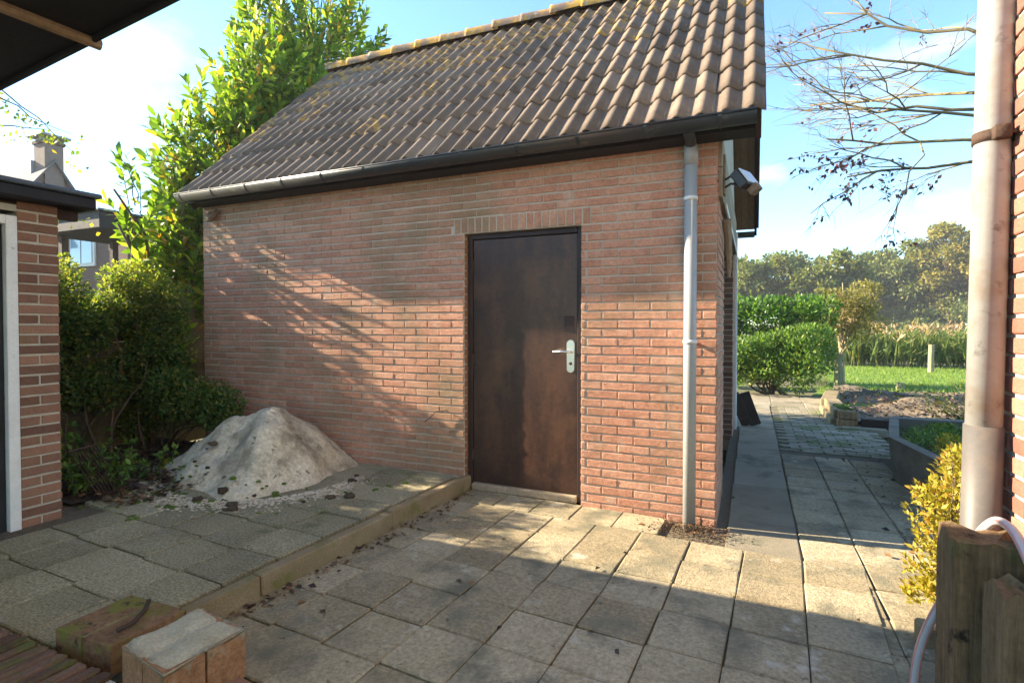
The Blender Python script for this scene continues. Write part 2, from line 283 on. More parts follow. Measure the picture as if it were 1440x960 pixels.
def lay_bricks(wall, O, U, length, z0, z1, m, openings=(), ndiv=300, key=None, course=.0635, unit=.2286, d=.007, extra=(), phase=0.0, header=False, name='brick'):
    """U horizontal unit vector along the wall seen from outside (left to right); the outside is to the right-hand normal"""
    U = Vector(U).normalized(); Nn = Vector((U.y, -U.x, 0)); O = Vector(O)
    rot = Matrix((( U.x, -Nn.x, 0), (U.y, -Nn.y, 0), (0, 0, 1))).to_4x4()
    j = .0135; bh = course - j; L = []
    nc = int(round((z1 - z0)/course))
    for c in range(nc):
        z = z0 + c*course + j*.5
        off = (unit*.5 if c % 2 else 0.0) + phase
        if header: off = (c % 2)*unit*.0
        uu = unit*.5 if (header and c % 2 == 0) else unit
        k = -2
        while True:
            a = k*uu + off; b = a + uu - j; k += 1
            if a > length: break
            a, b = max(a, 0.0), min(b, length)
            if b - a < .025: continue
            segs = [(a, b)]
            for (o0, o1, oz0, oz1) in openings:
                if z + bh > oz0 + .01 and z < oz1 - .005:
                    ns = []
                    for (p, q) in segs:
                        if q <= o0 or p >= o1: ns.append((p, q)); continue
                        if p < o0: ns.append((p, o0))
                        if q > o1: ns.append((o1, q))
                    segs = ns
            for (p, q) in segs:
                if q - p > .025: L.append((p, z, q - p, bh))
    L += list(extra)
    if key is None: key = lambda P: (P - cam.location).length
    L = [(key(O + U*(p + l/2) + Vector((0,0,z+h/2))), p, z, l, h) for (p, z, l, h) in L]
    L.sort()
    rest = MB()
    for i, (kk, p, z, l, h) in enumerate(L):
        var = random.randrange(6); P = O + U*p + Vector((0, 0, z))
        dz = random.uniform(-.0015, .0015); dd = random.uniform(-.0015, .002)
        Mx = Matrix.Translation(P + Nn*dd + Vector((0,0,dz))) @ rot @ Matrix.Rotation(random.uniform(-.004,.004), 4, 'Y')
        me = brick_mesh(l, h, d, var, m)
        if i < ndiv:
            o = bpy.data.objects.new(name, me); COL.objects.link(o); o.parent = wall; o.matrix_local = Mx
            if wall.parent is not None: pass
        else:
            v, f = [tuple(Mx @ x.co) for x in me.vertices], [tuple(q.vertices) for q in me.polygons]
            rest.add(v, f, random.random())
    if rest.v:
        o = rest.build('brickwork', m, wall); o['kind'] = 'stuff'
# ---------------------------------------------------------------- leaves (vectorised)
def unit(a): return a/np.maximum(np.linalg.norm(a, axis=1, keepdims=True), 1e-9)
def leaves_mesh(name, P, D, Nrm, size, width=.4, fold=.12, big=False, rnd=None):
    """P base points, D leaf directions, Nrm leaf normals (arrays n x 3), size lengths"""
    P = np.asarray(P, float); n = len(P); D = unit(np.asarray(D, float)); S = np.cross(D, Nrm); S = unit(S); Nn = np.cross(S, D)
    s = np.asarray(size, float).reshape(-1, 1) * np.ones((n, 1)); w = s*width*.5
    if big:
        prof = [(0, 0, 0), (.28, .80, .6), (.62, 1, 1), (1, 0, -1.2), (.62, -1, 1), (.28, -.80, .6)]
        K = 6; fc = np.array([[0,1,5],[1,2,4],[1,4,5],[2,3,4]])
    else:
        prof = [(0, 0, 0), (.5, 1, 1), (1, 0, 0), (.5, -1, 1)]; K = 4; fc = np.array([[0,1,2],[0,2,3]])
    V = np.stack([P + D*s*a + S*w*b + Nn*w*fold*2*c for a, b, c in prof], 1).reshape(-1, 3)
    F = (fc[None] + (np.arange(n)*K)[:, None, None]).reshape(-1, 3)
    me = bpy.data.meshes.new(name); me.vertices.add(len(V)); me.vertices.foreach_set('co', V.ravel())
    me.loops.add(F.size); me.loops.foreach_set('vertex_index', F.ravel().astype(np.int32))
    me.polygons.add(len(F)); me.polygons.foreach_set('loop_start', np.arange(0, F.size, 3, dtype=np.int32)); me.polygons.foreach_set('loop_total', np.full(len(F), 3, dtype=np.int32))
    rr = rng.random(n) if rnd is None else rnd
    a = me.attributes.new('rnd', 'FLOAT', 'POINT'); a.data.foreach_set('value', np.repeat(rr, K).astype(np.float32))
    me.update(calc_edges=True); return me
def rand_dirs(n): return unit(rng.normal(size=(n, 3)))
def clump_points(centres, radii, n, shell=.55):
    """points filling ellipsoids, biased to the surface; returns points and outward directions"""
    centres = np.asarray(centres, float); radii = np.asarray(radii, float)
    w = radii.prod(1)**(2/3); idx = rng.choice(len(centres), n, p=w/w.sum())
    d = rand_dirs(n); r = shell + (1-shell)*rng.random(n)**.6
    return centres[idx] + d*radii[idx]*r[:, None], unit(d/radii[idx])
def foliage(name, m, parent, P, O, size, width=.45, up=.35, big=False, spread=.9, kind=None):
    n = len(P); D = unit(O + np.array([0, 0, up]) + rng.normal(size=(n, 3))*spread)
    Nn = unit(np.array([0, 0, 1.0]) + O*.5 + rng.normal(size=(n, 3))*.6)
    sz = size*(.65 + .7*rng.random(n))
    o = obj(name, leaves_mesh(name, P, D, Nn, sz, width, big=big), m, parent)
    if kind: o['kind'] = kind
    return o
def limb(mb, a, b, r0, r1, n=6, seg=5, wob=.06, droop=0):
    a = Vector(a); b = Vector(b); L = (b-a).length; pts = []; rad = []
    off = Vector((0,0,0))
    for i in range(seg+1):
        t = i/seg
        if 0 < i < seg: off = Vector((random.gauss(0, wob), random.gauss(0, wob), random.gauss(0, wob*.6)))*L*.5
        else: off = Vector((0,0,0))
        pts.append(a.lerp(b, t) + off + Vector((0, 0, -droop*L*t*t))); rad.append(r0 + (r1-r0)*t)
    mb.tube(pts, rad, n, r=random.random()); return pts
def tree(name, base, height, label, cat, lm, bm_, clumps, nleaf, lsize, trunk_r, group=None, up=.2, width=.6, lean=(0,0), fork=.35, shell=.35):
    """trunk + limbs reaching every clump + leaf faces through the clumps' volume"""
    e = empty(name, base, label, cat, group); base = Vector(base)
    C = np.array([[base.x + c[0], base.y + c[1], base.z + c[2]] for c in clumps]); Rr = np.array([c[3:6] for c in clumps])
    mb = MB(); top = base + Vector((lean[0], lean[1], height*.85)); fk = base.lerp(top, fork)
    limb(mb, base - Vector((0,0,.1)), fk, trunk_r, trunk_r*.75, 8, 5, .02)
    tr2 = limb(mb, fk, top, trunk_r*.75, trunk_r*.12, 6, 6, .05)
    for c, r in zip(C, Rr):
        s = fk.lerp(top, random.uniform(.0, .7)); t = Vector(c)
        limb(mb, s, t, trunk_r*.34, trunk_r*.08, 5, 5, .07)
        for k in range(3):
            q = t + Vector((random.gauss(0,.6)*r[0], random.gauss(0,.6)*r[1], random.gauss(0,.5)*r[2]))
            limb(mb, s.lerp(t, .65), q, trunk_r*.12, trunk_r*.03, 4, 4, .07)
    mb.build('trunk', bm_, e, True)
    P, O = clump_points(C, Rr, nleaf, shell)
    foliage('crown', lm, e, P, O, lsize, width, up)
    return e
def rand_clumps(n, cx, cy, cz, rx, ry, rz, cr, flat=.75):
    L = []
    for i in range(n):
        d = rand_dirs(1)[0]; r = random.uniform(.25, 1)**.6
        s = cr*random.uniform(.6, 1.25)
        L.append((cx + d[0]*rx*r, cy + d[1]*ry*r, cz + d[2]*rz*r, s, s, s*flat))
    return L
# ================================================================ SETTING: ground
g = MB().add([(-900,-900,-.16),(900,-900,-.16),(900,1500,-.16),(-900,1500,-.16)], [(0,1,2,3)]).build('ground', MT['field']); tag(g, kind='structure')
JT = 0.03   # patio level
A3 = R_(3.0); PU = Vector((math.cos(A3), -math.sin(A3), 0)); PV = Vector((math.sin(A3), math.cos(A3), 0))   # patio grid turned 3 degrees
_pc = {}
def paver_mesh(w, l, t, m, var, bev=.006):
    k = (round(w, 2), round(l, 2), t, m.name, var)
    if k not in _pc:
        rr = random.Random(hash((round(w*100), round(l*100), var)) % 9973)
        b = MB().box(-w/2, w/2, -l/2, l/2, -t, 0, bev)
        vv = [(x + rr.uniform(-.0025,.0025), y + rr.uniform(-.0025,.0025), z + (rr.uniform(-.0015,.0015) if z > -t*.5 else 0)) for x, y, z in b.v]
        _pc[k] = me_from('paver', vv, b.f); _pc[k].materials.append(m)
    return _pc[k]
def pave(parent, name, O, U, V, cells, m, t=.05, gap=.0055, tilt=.005, dz=.003):
    rot = Matrix(((U.x, V.x, 0), (U.y, V.y, 0), (0, 0, 1))).to_4x4()
    for (u0, u1, v0, v1) in cells:
        w, l = u1-u0-gap-random.uniform(0,.004), v1-v0-gap-random.uniform(0,.006)
        if w < .03 or l < .03: continue
        c = Vector(O) + U*((u0+u1)/2) + V*((v0+v1)/2)
        o = bpy.data.objects.new(name, paver_mesh(w, l, t, m, random.randrange(4))); COL.objects.link(o); o.parent = parent
        o.matrix_local = Matrix.Translation(c + Vector((0,0,random.uniform(-dz, dz)))) @ rot @ Euler((random.gauss(0,tilt), random.gauss(0,tilt), random.gauss(0,.011))).to_matrix().to_4x4()
def sheet(name, pts, z, m, kind='structure'):
    o = MB().add([(x, y, z) for x, y in pts], [tuple(range(len(pts)))]).build(name, m); return tag(o, kind=kind)
patio = sheet('patio', [(-2.3,-5.5),(1.62,-5.5),(1.62,7.9),(-.02,7.9),(-.02,.01),(-1.84,.01)], JT-.022, MT['joint'])
cells = []; X0 = .2025 + .0
for k in range(-8, 2):
    u0 = .2025 + .305*k
    if k >= -7: 
        pass
    off = random.uniform(-.012, .012)
    for r in range(0, 15):
        v1 = -.345 - .305*r + off; v0 = v1 - .305
        if k == 1 and r == 0: pass
        cells.append((u0, u0 + .305, v0, v1))
cells = [c for c in cells if c[0] > -2.1]
for k in range(-7, 0):                                            # the row against the wall, shifted half a paver
    u0 = .2025 + .305*k + .10; 
    if u0 < -1.85: continue
    if u0 + .305 > -.2: continue
    cells.append((u0, u0 + .305, -.345, -.035))
cells += [(-1.86, -1.72, -.345, -.035)]
pave(patio, 'paver', (0,0,JT), PU, PV, cells, MT['paver'])
# patio columns right of the slab line, and the side path
EX, EY = Vector((1,0,0)), Vector((0,1,0))
cells = []
for k in range(3):
    u0 = .495 + .303*k; off = random.uniform(-.03, .03)
    for r in range(-8, 9):
        v0 = -.30 + .303*r + off*.5; cells.append((u0, u0 + .303, v0, v0 + .303))
cells = [c for c in cells if c[3] < 2.62 and not (c[0] > 1.0 and c[2] < -1.4)]
pave(patio, 'paver', (0,0,JT-.004), EX, EY, [c for c in cells if c[2] > -.95 or c[0] < 9], MT['paver'])
pave(patio, 'path_slab', (0,0,JT-.006), EX, EY, [(.07,.49,-.40,.165),(.07,.49,.165,1.09),(.07,.49,1.09,2.0),(.07,.49,2.0,2.92),(.07,.49,2.92,3.85)], MT['slab'], tilt=.004)
cells = []
for i, r in enumerate(range(0, 33)):
    v0 = 2.64 + .105*r
    for k in range(-1, 6):
        u0 = .495 + .21*k + (.105 if i % 2 else 0)
        if u0 < .49: continue
        if u0 > 1.5 or (u0 > 1.2 and v0 > 4.2): continue
        cells.append((u0, u0 + .21, v0, v0 + .105))
pave(patio, 'clinker_brick', (0,0,JT-.008), EX, EY, cells, MT['klinker'], gap=.01, tilt=.012, dz=.004)
pave(patio, 'path_slab', (0,0,JT-.006), EX, EY, [(.02+.5*i, .52+.5*i, 6.12+.5*j, 6.62+.5*j) for i in range(3) for j in range(3)] + [(.0,.49,3.88+.45*j,4.33+.45*j) for j in range(5)], MT['slab'])
# terrace, a step higher
TZ = .13
terr = MB().box(-6.4, -1.99, -6, .005, -.15, TZ-.02).build('terrace', MT['joint']); tag(terr, kind='structure')
cells = []
for k in range(-13, 0):
    u0 = -1.995 + .325*k; off = random.uniform(-.02, .02)
    for r in range(0, 15):
        v1 = -.26 - .315*r + off
        cells.append((u0, u0 + .325, v1 - .315, v1))
    cells.append((u0, u0 + .325, -.26 + off, -.02))
TU = Vector((math.cos(R_(2.6)), -math.sin(R_(2.6)), 0)); TV = Vector((math.sin(R_(2.6)), math.cos(R_(2.6)), 0))
def keep_terr(c):
    P = TU*((c[0]+c[1])/2) + TV*((c[2]+c[3])/2)
    return not (P.x < -3.75 and P.y < -1.65) and not (P.x < -4.1)
pave(terr, 'paver', (0,0,TZ), TU, TV, [c for c in cells if keep_terr(c)], MT['paver_agg'], gap=.007, tilt=.007, dz=.004)
kb = []
for i in range(4):
    kb.append((-1.955, -1.875, -.03 - 1.0*(i+1), -.03 - 1.0*i))
pave(terr, 'kerb_stone', (0,0,TZ+.008), TU, TV, kb, MT['kerb'], t=.2, gap=.012, tilt=.004)
soilbed = MB().add([(-6.4,-1.7,TZ+.004),(-4.05,-1.7,TZ+.004),(-3.95,-.9,TZ+.004),(-3.4,-.02,TZ+.004),(-6.4,-.02,TZ+.004)], [(0,1,2,3,4)]).build('soil_bed', MT['soil']); tag(soilbed, kind='structure')
# ================================================================ SHED
shed = empty('garden_shed', (-2.5, 1.9, 0), 'brick garden shed with brown tiled pitched roof and dark door', 'shed')
D_ = 3.85
wl = MB()
wl.box(-5.0, -1.914, .0, .2, -.3, 2.62); wl.box(-.933, -.002, .0, .2, -.3, 2.62); wl.box(-1.914, -.933, .0, .2, 2.10, 2.62)
wl.box(-5.0, -4.8, .2, D_, -.3, 2.62); wl.box(-4.8, 0, D_-.2, D_, -.3, 2.62)
wl.box(-.2, -.002, .2, .85, -.3, 2.62); wl.box(-.2, -.002, 3.2, D_-.2, -.3, 2.62); wl.box(-.2, -.002, .85, 3.2, 2.2, 2.62)
for x in (-5.0, -.2):                                              # gables
    x1 = x + (.2 if x < -1 else .198)
    wl.add([(x,0,2.62),(x,D_,2.62),(x,D_/2,4.55),(x1,0,2.62),(x1,D_,2.62),(x1,D_/2,4.55)], [(0,1,2),(3,5,4),(0,2,5,3),(1,4,5,2),(0,3,4,1)])
wall = wl.build('wall', MT['mortar'], shed)
lint = [(3.0 + .0635*i, 2.1065, .050, .1135) for i in range(18)]
lay_bricks(wall, (-5.0, 0, .0), (1,0,0), 4.998, -.059, 2.61, MT['brick'], [(3.086, 4.067, -.2, 2.10), (2.992, 4.138, 2.10, 2.227)], 280, extra=lint)
lay_bricks(wall, (-.002, .0, .0), (0,1,0), .85, -.03, 2.6, MT['brick'], ndiv=0)
lay_bricks(wall, (-.002, 3.2, .0), (0,1,0), .65, -.03, 2.6, MT['brick'], ndiv=0)
lay_bricks(wall, (-.21, 3.2-.0, .0), (1,0,0), .208, -.03, 2.2, MT['brick_old'], ndiv=0)
lay_bricks(wall, (-1.914, .0, 0), (0,1,0), .06, .03, 2.1, MT['reveal'], ndiv=0)
# roof
EY0, EZ0 = -.25, 2.675
PT = math.atan2(4.80 - EZ0, 1.925 - EY0); cs, sn = math.cos(PT), math.sin(PT)
RX0, RX1 = -5.03, .285
deck = MB()
def slopebox(mb, y0, z0, sgn, x0, x1, s0, s1, t0, t1):
    """box on a roof slope: s along the slope from the eave, t above it"""
    v = []
    for t in (t0, t1):
        for s in (s0, s1):
            for x in (x0, x1): v.append((x, y0 + sgn*(s*cs - t*sn), z0 + s*sn + t*cs))
    f = [(0,2,3,1),(4,5,7,6),(0,1,5,4),(2,6,7,3),(0,4,6,2),(1,3,7,5)]
    mb.add(v, f)
SL = (1.925 - EY0)/cs
slopebox(deck, EY0, EZ0, 1, RX0+.03, RX1-.03, .03, SL+.02, -.09, -.03)
slopebox(deck, D_-EY0, EZ0, -1, RX0+.03, RX1-.03, .03, SL+.02, -.09, -.03)
roof = deck.build('roof', MT['dark_wood'], shed)
def tile_mesh(var, mt='tile', w=.2953, l=.395):
    rr = random.Random(var*13+1); n = 24; v = []; f = []
    th = .016
    def prof(u):
        t = (u/(w/2)) % 1.0
        return .036*max(0, (math.cos(2*math.pi*(t-.5))*.5+.5))**1.25
    for (s, dz) in ((0, -th), (0, 0), (l*.5, 0), (l, 0)):
        for i in range(n+1):
            u = w*i/n; jz = rr.uniform(-.0012,.0012) if s == 0 else 0
            v.append((u, s + (rr.uniform(-.002,.002) if s == 0 else 0), prof(u) + dz + jz))
    for k in range(3):
        for i in range(n): f.append((k*(n+1)+i, k*(n+1)+i+1, (k+1)*(n+1)+i+1, (k+1)*(n+1)+i))
    f.append(tuple([0, n+1, 2*(n+1), 3*(n+1)][::-1])); f.append((n, 2*n+1, 3*n+2, 4*n+3))
    me = me_from('roof_tile', v, f, None, True); me.materials.append(MT[mt]); return me
TM = [tile_mesh(i) for i in range(4)]; TL = [tile_mesh(i, 'tile_lichen') for i in range(4)]
NCOL, NROW = 18, 9; G = SL/NROW*.995
def slope_mat(y0, z0, sgn, x, s, t):
    Yv = Vector((0, sgn*cs, sn)); Zv = Vector((0, -sgn*sn, cs)); Xv = Vector((1,0,0)) if sgn > 0 else Vector((-1,0,0))
    Mx = Matrix(((Xv.x, Yv.x, Zv.x, 0), (0, Yv.y, Zv.y, 0), (0, Yv.z, Zv.z, 0), (0,0,0,1)))
    return Matrix.Translation((x, y0 + sgn*(s*cs - t*sn), z0 + s*sn + t*cs)) @ Mx
for r in range(NROW):
    for c in range(NCOL):
        o = bpy.data.objects.new('roof_tile', (TL if random.random() < (0, 0, .04, .08, .15, .25, .45, .8, 1)[r] else TM)[random.randrange(4)]); COL.objects.link(o); o.parent = roof
        o.matrix_local = slope_mat(EY0, EZ0, 1, RX0 + c*.2953 + random.uniform(-.002,.002), r*G - .02, .004 + random.uniform(-.002,.003)) @ Matrix.Rotation(-.052, 4, 'X') @ Matrix.Rotation(random.gauss(0,.005), 4, 'Z')
rear = MB()
for r in range(NROW):
    for c in range(NCOL):
        Mx = slope_mat(D_-EY0, EZ0, -1, RX1 - c*.2953, r*G-.02, .004) @ Matrix.Rotation(-.052, 4, 'X')
        me = TM[0]; rear.add([Mx @ x.co for x in me.vertices], [tuple(q.vertices) for q in me.polygons], random.random())
o = rear.build('rear_tiles', MT['tile'], roof, True); o['kind'] = 'stuff'
def cap_mesh():
    v = []; f = []; n = 10; l = .42
    for s, rr_ in ((0, .135), (.03, .125), (l, .108)):
        for i in range(n+1):
            a = math.pi*(-.08 + 1.16*i/n); v.append((s, -math.cos(a)*rr_, math.sin(a)*rr_*.85))
    for k in range(2):
        for i in range(n): f.append((k*(n+1)+i, (k+1)*(n+1)+i, (k+1)*(n+1)+i+1, k*(n+1)+i+1))
    f.append(tuple(range(n+1)))
    me = me_from('ridge_tile', v, f, None, True); me.materials.append(MT['ridge']); return me
CM = cap_mesh(); nc = 15
for i in range(nc):
    o = bpy.data.objects.new('ridge_tile', CM); COL.objects.link(o); o.parent = roof
    o.matrix_local = Matrix.Translation((RX1 - (i+1)*(RX1-RX0)/nc, D_/2, 4.80 + random.uniform(-.01,.012))) @ Euler((random.gauss(0,.03), random.gauss(0,.015), random.gauss(0,.015))).to_matrix().to_4x4()
# verge boards and soffits
vb = MB()
for x0, x1 in ((RX1-.055, RX1-.025), (RX0+.025, RX0+.055)):
    for (yy, sg) in ((EY0, 1), (D_-EY0, -1)):
        vb = MB(); slopebox(vb, yy, EZ0, sg, x0, x1, 0, SL, -.20, -.005); vb.build('verge_board', MT['dark_wood'], shed)
for i in range(3):
    sb = MB(); x0 = .002 + i*.076
    slopebox(sb, D_-EY0, EZ0, -1, x0, x0+.073, .05, SL, -.125, -.105)
    sb2 = MB(); slopebox(sb2, EY0, EZ0, 1, x0, x0+.073, .05, SL, -.125, -.105); sb2.build('soffit_board', MT['wood_soffit'], shed)
    sb.build('soffit_board', MT['wood_soffit'], shed)
MB().box(RX0+.05, RX1-.06, -.19, -.010, 2.575, 2.60).box(RX0+.05, RX1-.06, -.190, -.170, 2.602, 2.655).build('fascia', MT['black'], shed)
def half_gutter(name, yc, zc, x0, x1, r=.066):
    mb = MB(); n = 14; v = []; f = []
    for x in (x0, x1):
        for rr_ in (r, r-.006):
            for i in range(n+1):
                a = math.pi*i/n; v.append((x, yc - math.cos(a)*rr_, zc - math.sin(a)*rr_))
    m_ = n+1
    for i in range(n):
        f.append((i, i+1, 2*m_+i+1, 2*m_+i)); f.append((m_+i, 3*m_+i, 3*m_+i+1, m_+i+1))
        f.append((i, m_+i, m_+i+1, i+1)); f.append((2*m_+i, 2*m_+i+1, 3*m_+i+1, 3*m_+i))
    f.append((0, 2*m_, 3*m_, m_)); f.append((n, m_+n, 3*m_+n, 2*m_+n))
    mb.add(v, f)
    for x in (x0+.001, x1-.004):                                   # end stops
        vv = [(x, yc - math.cos(math.pi*i/n)*r*.97, zc - math.sin(math.pi*i/n)*r*.97) for i in range(n+1)] ; vv += [(x+.003, p[1], p[2]) for p in vv]
        mb.add(vv, [tuple(range(n+1))[::-1], tuple(range(n+1, 2*n+2))] + [(i, i+1, n+2+i, n+1+i) for i in range(n)])
    mb.tube([(x0, yc - r - .001, zc), (x1, yc - r - .001, zc)], .007, 6)
    return mb.build(name, MT['gutter'], shed, True)
gut = half_gutter('gutter', -.264, 2.645, RX0+.05, RX1-.05)
for i in range(12):
    x = -4.90 + i*.448; b = MB(); n = 10
    v = []
    for xx in (x-.012, x+.012):
        for k in range(n+1): a = math.pi*k/n; v.append((xx, -.264 - math.cos(a)*.0705, 2.649 - math.sin(a)*.0705))
    b.add(v, [(k, k+1, n+2+k, n+1+k) for k in range(n)]); b.tube([(x, -.20, 2.60), (x, -.09, 2.59)], .006, 5)
    b.build('gutter_bracket', MT['gutter'], gut)
half_gutter('rear_gutter', D_+.264, 2.60, RX0+.02, RX1-.05)
dp = MB().tube([(-.16,-.085,-.02), (-.16,-.085,2.44)], .041, 20).build('downpipe', MT['pvc'], shed, True)
MB().tube([(-.16,-.085,2.42), (-.16,-.085,2.55)], .0455, 20).build('pipe_socket', MT['pvc_pale'], dp, True)
MB().tube([(-.16,-.085,2.54), (-.16,-.14,2.57), (-.16,-.235,2.59)], .036, 14).build('pipe_outlet', MT['gutter'], dp, True)
for z in (1.255, 2.2):
    b = MB().tube([(-.16,-.085,z-.012), (-.16,-.085,z+.012)], .0455, 20); b.box(-.172, -.148, -.05, .0, z-.008, z+.008); b.build('pipe_clip', MT['white'], dp, True)
# door
dr = empty('d', (0,0,0), None, None); bpy.data.objects.remove(dr)
lf = MB().box(-1.862, -.982, .062, .105, .085, 2.052, .003).build('door', MT['door'], shed)
fr = MB().box(-1.913, -1.866, .045, .12, .03, 2.098, .004).box(-.978, -.934, .045, .12, .03, 2.098, .004).box(-1.866, -.978, .045, .12, 2.056, 2.098, .004)
fr.build('door_frame', MT['frame'], shed)
MB().box(-1.866, -.978, .02, .13, .028, .080, .006).build('threshold', MT['wood_grey'], shed)
for z in (.30, 1.08, 1.84): MB().tube([(-1.864, .056, z-.045), (-1.864, .056, z+.045)], .008, 8).build('hinge', MT['rust'], lf, True)
pl = MB(); n = 16; v = []
for yy in (.062, .052):
    for i in range(n):
        a = 2*math.pi*i/n; v.append((-1.033 + .031*math.cos(a), yy, 1.13 + (.092 if math.sin(a) >= 0 else -.092) + .031*math.sin(a)))
pl.add(v, [tuple(range(n, 2*n))] + [(i, (i+1) % n, n+(i+1) % n, n+i) for i in range(n)])
hp = pl.build('handle_plate', MT['steel'], lf)
MB().tube([(-1.033,.052,1.165), (-1.033,.012,1.165), (-1.05,.004,1.165), (-1.155,.004,1.163)], .0095, 10).build('lever', MT['steel'], hp, True)
MB().tube([(-1.033,.053,1.075), (-1.033,.045,1.075)], .012, 12).build('key_cylinder', MT['rust'], hp, True)
MB().box(-1.085, -1.005, .056, .064, 1.32, 1.435, .002).build('cover_plate', MT['frame'], lf)
MB().tube([(-2.07,-.002,.66), (-2.08,-.03,.665), (-2.16,-.035,.655), (-2.27,-.04,.56)], .004, 6).build('wire_hook', MT['rust'], shed)
MB().tube([(-4.86,-.02,2.50), (-4.83,-.07,2.43), (-4.80,-.07,2.44), (-4.75,-.02,2.53)], .028, 8).build('pipe_stub', MT['wood_soffit'], shed, True)
# gable-side garage header, trim
for i in range(2): MB().box(.002, .03, .02, 3.3, 2.22 + .2*i, 2.415 + .2*i, .003).build('header_board', MT['wood_grey'], shed)
MB().box(.032, .046, .3, 3.3, 2.20, 2.235, .003).build('white_trim', MT['white'], shed)
MB().tube([(.035,.55,2.16), (.045,.6,2.02), (.05,.66,1.86), (.05,.68,1.74)], [.035,.028,.022,.012], 7).build('hanging_batten', MT['wood_grey'], shed)
MB().box(-.16, -.12, .85, 3.2, .02, 2.2).build('garage_door', MT['dark_wood'], shed)
MB().box(.004, .034, 3.72, 3.86, -.05, 2.55, .004).build('corner_board', MT['white'], shed)
# floodlight
fl = empty('floodlight', (.02, .25, 2.36), 'black floodlight on a bracket under the shed eaves', 'lamp')
Mf = Matrix.Translation((.165, .02, 2.31)) @ Euler((0, R_(-35), R_(-25))).to_matrix().to_4x4()
MB().box(-.035, .03, -.085, .085, -.065, .065, .008, Mf).build('housing', MT['lamp_black'], fl)
MB().box(.031, .038, -.078, .078, -.058, .058, .002, Mf).build('glass', MT['lens'], fl)
for z in (2.30, 2.35): MB().tube([(.03,.14,z), (.08,.03,z), (.14,.03,z-.01)], .008, 6).build('bracket', MT['lamp_black'], fl)
MB().box(-.02, .05, -.03, .03, -.12, -.067, .006, Mf).build('sensor', MT['wood_soffit'], fl)
MB().box(.0305, .044, .10, .18, 2.25, 2.52, .003).build('back_plate', MT['wood_grey'], fl)
# ================================================================ LEFT OUTBUILDING
ob = empty('outbuilding', (-5.2, -3.6, 0), 'brown brick outbuilding with flat felt roof and white door frame', 'outbuilding')
w = MB().box(-6.6, -3.90, -2.04, -1.835, -.1, 2.10).box(-6.6, -3.90, -5.5, -2.95, -.1, 2.10).box(-6.6, -6.4, -2.95, -2.04, -.1, 2.10).box(-6.4, -3.9, -2.95, -2.04, 2.06, 2.10)
w = w.build('wall', MT['mortar_l'], ob)
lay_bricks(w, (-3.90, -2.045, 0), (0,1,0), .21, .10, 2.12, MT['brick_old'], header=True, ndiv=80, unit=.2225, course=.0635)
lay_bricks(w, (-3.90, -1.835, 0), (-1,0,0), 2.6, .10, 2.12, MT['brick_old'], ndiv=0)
dfm = MB().box(-3.935, -3.885, -2.105, -2.048, .08, 2.03, .004).box(-3.935, -3.885, -2.93, -2.875, .08, 2.03, .004).box(-3.935, -3.885, -2.875, -2.105, 1.975, 2.03, .004).build('door_frame', MT['white'], ob)
d2 = MB().box(-3.96, -3.925, -2.872, -2.108, .10, 1.972, .003).build('door', MT['black'], ob)
MB().box(-3.924, -3.921, -2.80, -2.14, .35, 1.9).build('door_pane', MT['glass_dark'], d2)
rf = MB().box(-7.0, -3.76, -6.0, -1.675, 2.125, 2.20, .01).build('roof', MT['black'], ob)
MB().box(-7.0, -3.74, -6.0, -1.65, 2.202, 2.232, .008).build('roof_felt', MT['bitumen'], rf)
MB().box(-3.97, -3.93, -6.0, -1.70, 2.06, 2.123).build('rafter', MT['dark_wood'], rf)
# ================================================================ canopy overhead (house the photo is taken from)
cn = empty('canopy', (-3.2, -3.8, 2.5), 'dark boarded roof canopy overhead at the top left corner', 'canopy')
MB().box(-6.5, -1.2, -5.6, -2.53, 2.52, 2.60).build('soffit', MT['black'], cn)
MB().box(-6.5, -1.2, -2.528, -2.51, 2.50, 2.66, .003).build('fascia', MT['black'], cn)
for x in (-2.22, -3.6, -4.9): MB().tube([(x,-5.5,2.505), (x,-2.49,2.505)], .022, 8).build('batten', MT['wood_soffit'], cn)
MB().box(-2.45, -2.25, -5.6, -2.85, 2.485, 2.518, .004).build('trim_board', MT['white'], cn)
MB().box(-6.4, -6.2, -5.5, -5.3, 0, 2.52).build('post', MT['dark_wood'], cn); MB().box(-1.5, -1.3, -5.5, -5.3, 0, 2.52).build('post', MT['dark_wood'], cn)
for ch_ in list(cn.children): ch_.matrix_basis = Matrix.Translation((-2.3,-2.53,0)) @ Matrix.Rotation(R_(-5), 4, 'Z') @ Matrix.Translation((2.3,2.53,0))
# ================================================================ RIGHT HOUSE
hs = empty('house', (2.6, -2.6, 0), 'red brick house corner with pale grey drainpipe at the right edge', 'house')
w = MB().box(.99, 4.6, -5.5, -1.48, -.1, 5.2).build('wall', MT['mortar_l'], hs)
lay_bricks(w, (.99, -1.48, 0), (0,-1,0), 1.2, .0, 3.3, MT['brick_red'], ndiv=150, course=.0635)
lay_bricks(w, (4.6, -1.48, 0), (-1,0,0), 3.61, .0, 5.1, MT['brick_red'], ndiv=0)
MB().box(.7, 4.9, -5.8, -1.2, 5.2, 5.3).build('roof', MT['rooftile_far'], hs)
pc_ = lambda z: (.917 + (z-.709)*.0178, -1.575 + (z-.709)*.027*.6, z)
pp = MB().tube([pc_(5.15), pc_(2.7), pc_(1.0)], .049, 24).build('downpipe', MT['pvc_pale'], hs, True)
MB().tube([pc_(1.035), pc_(0.0)], .0535, 24).build('pipe_sleeve', MT['pvc_dark'], pp, True)
q0 = pc_(1.985)
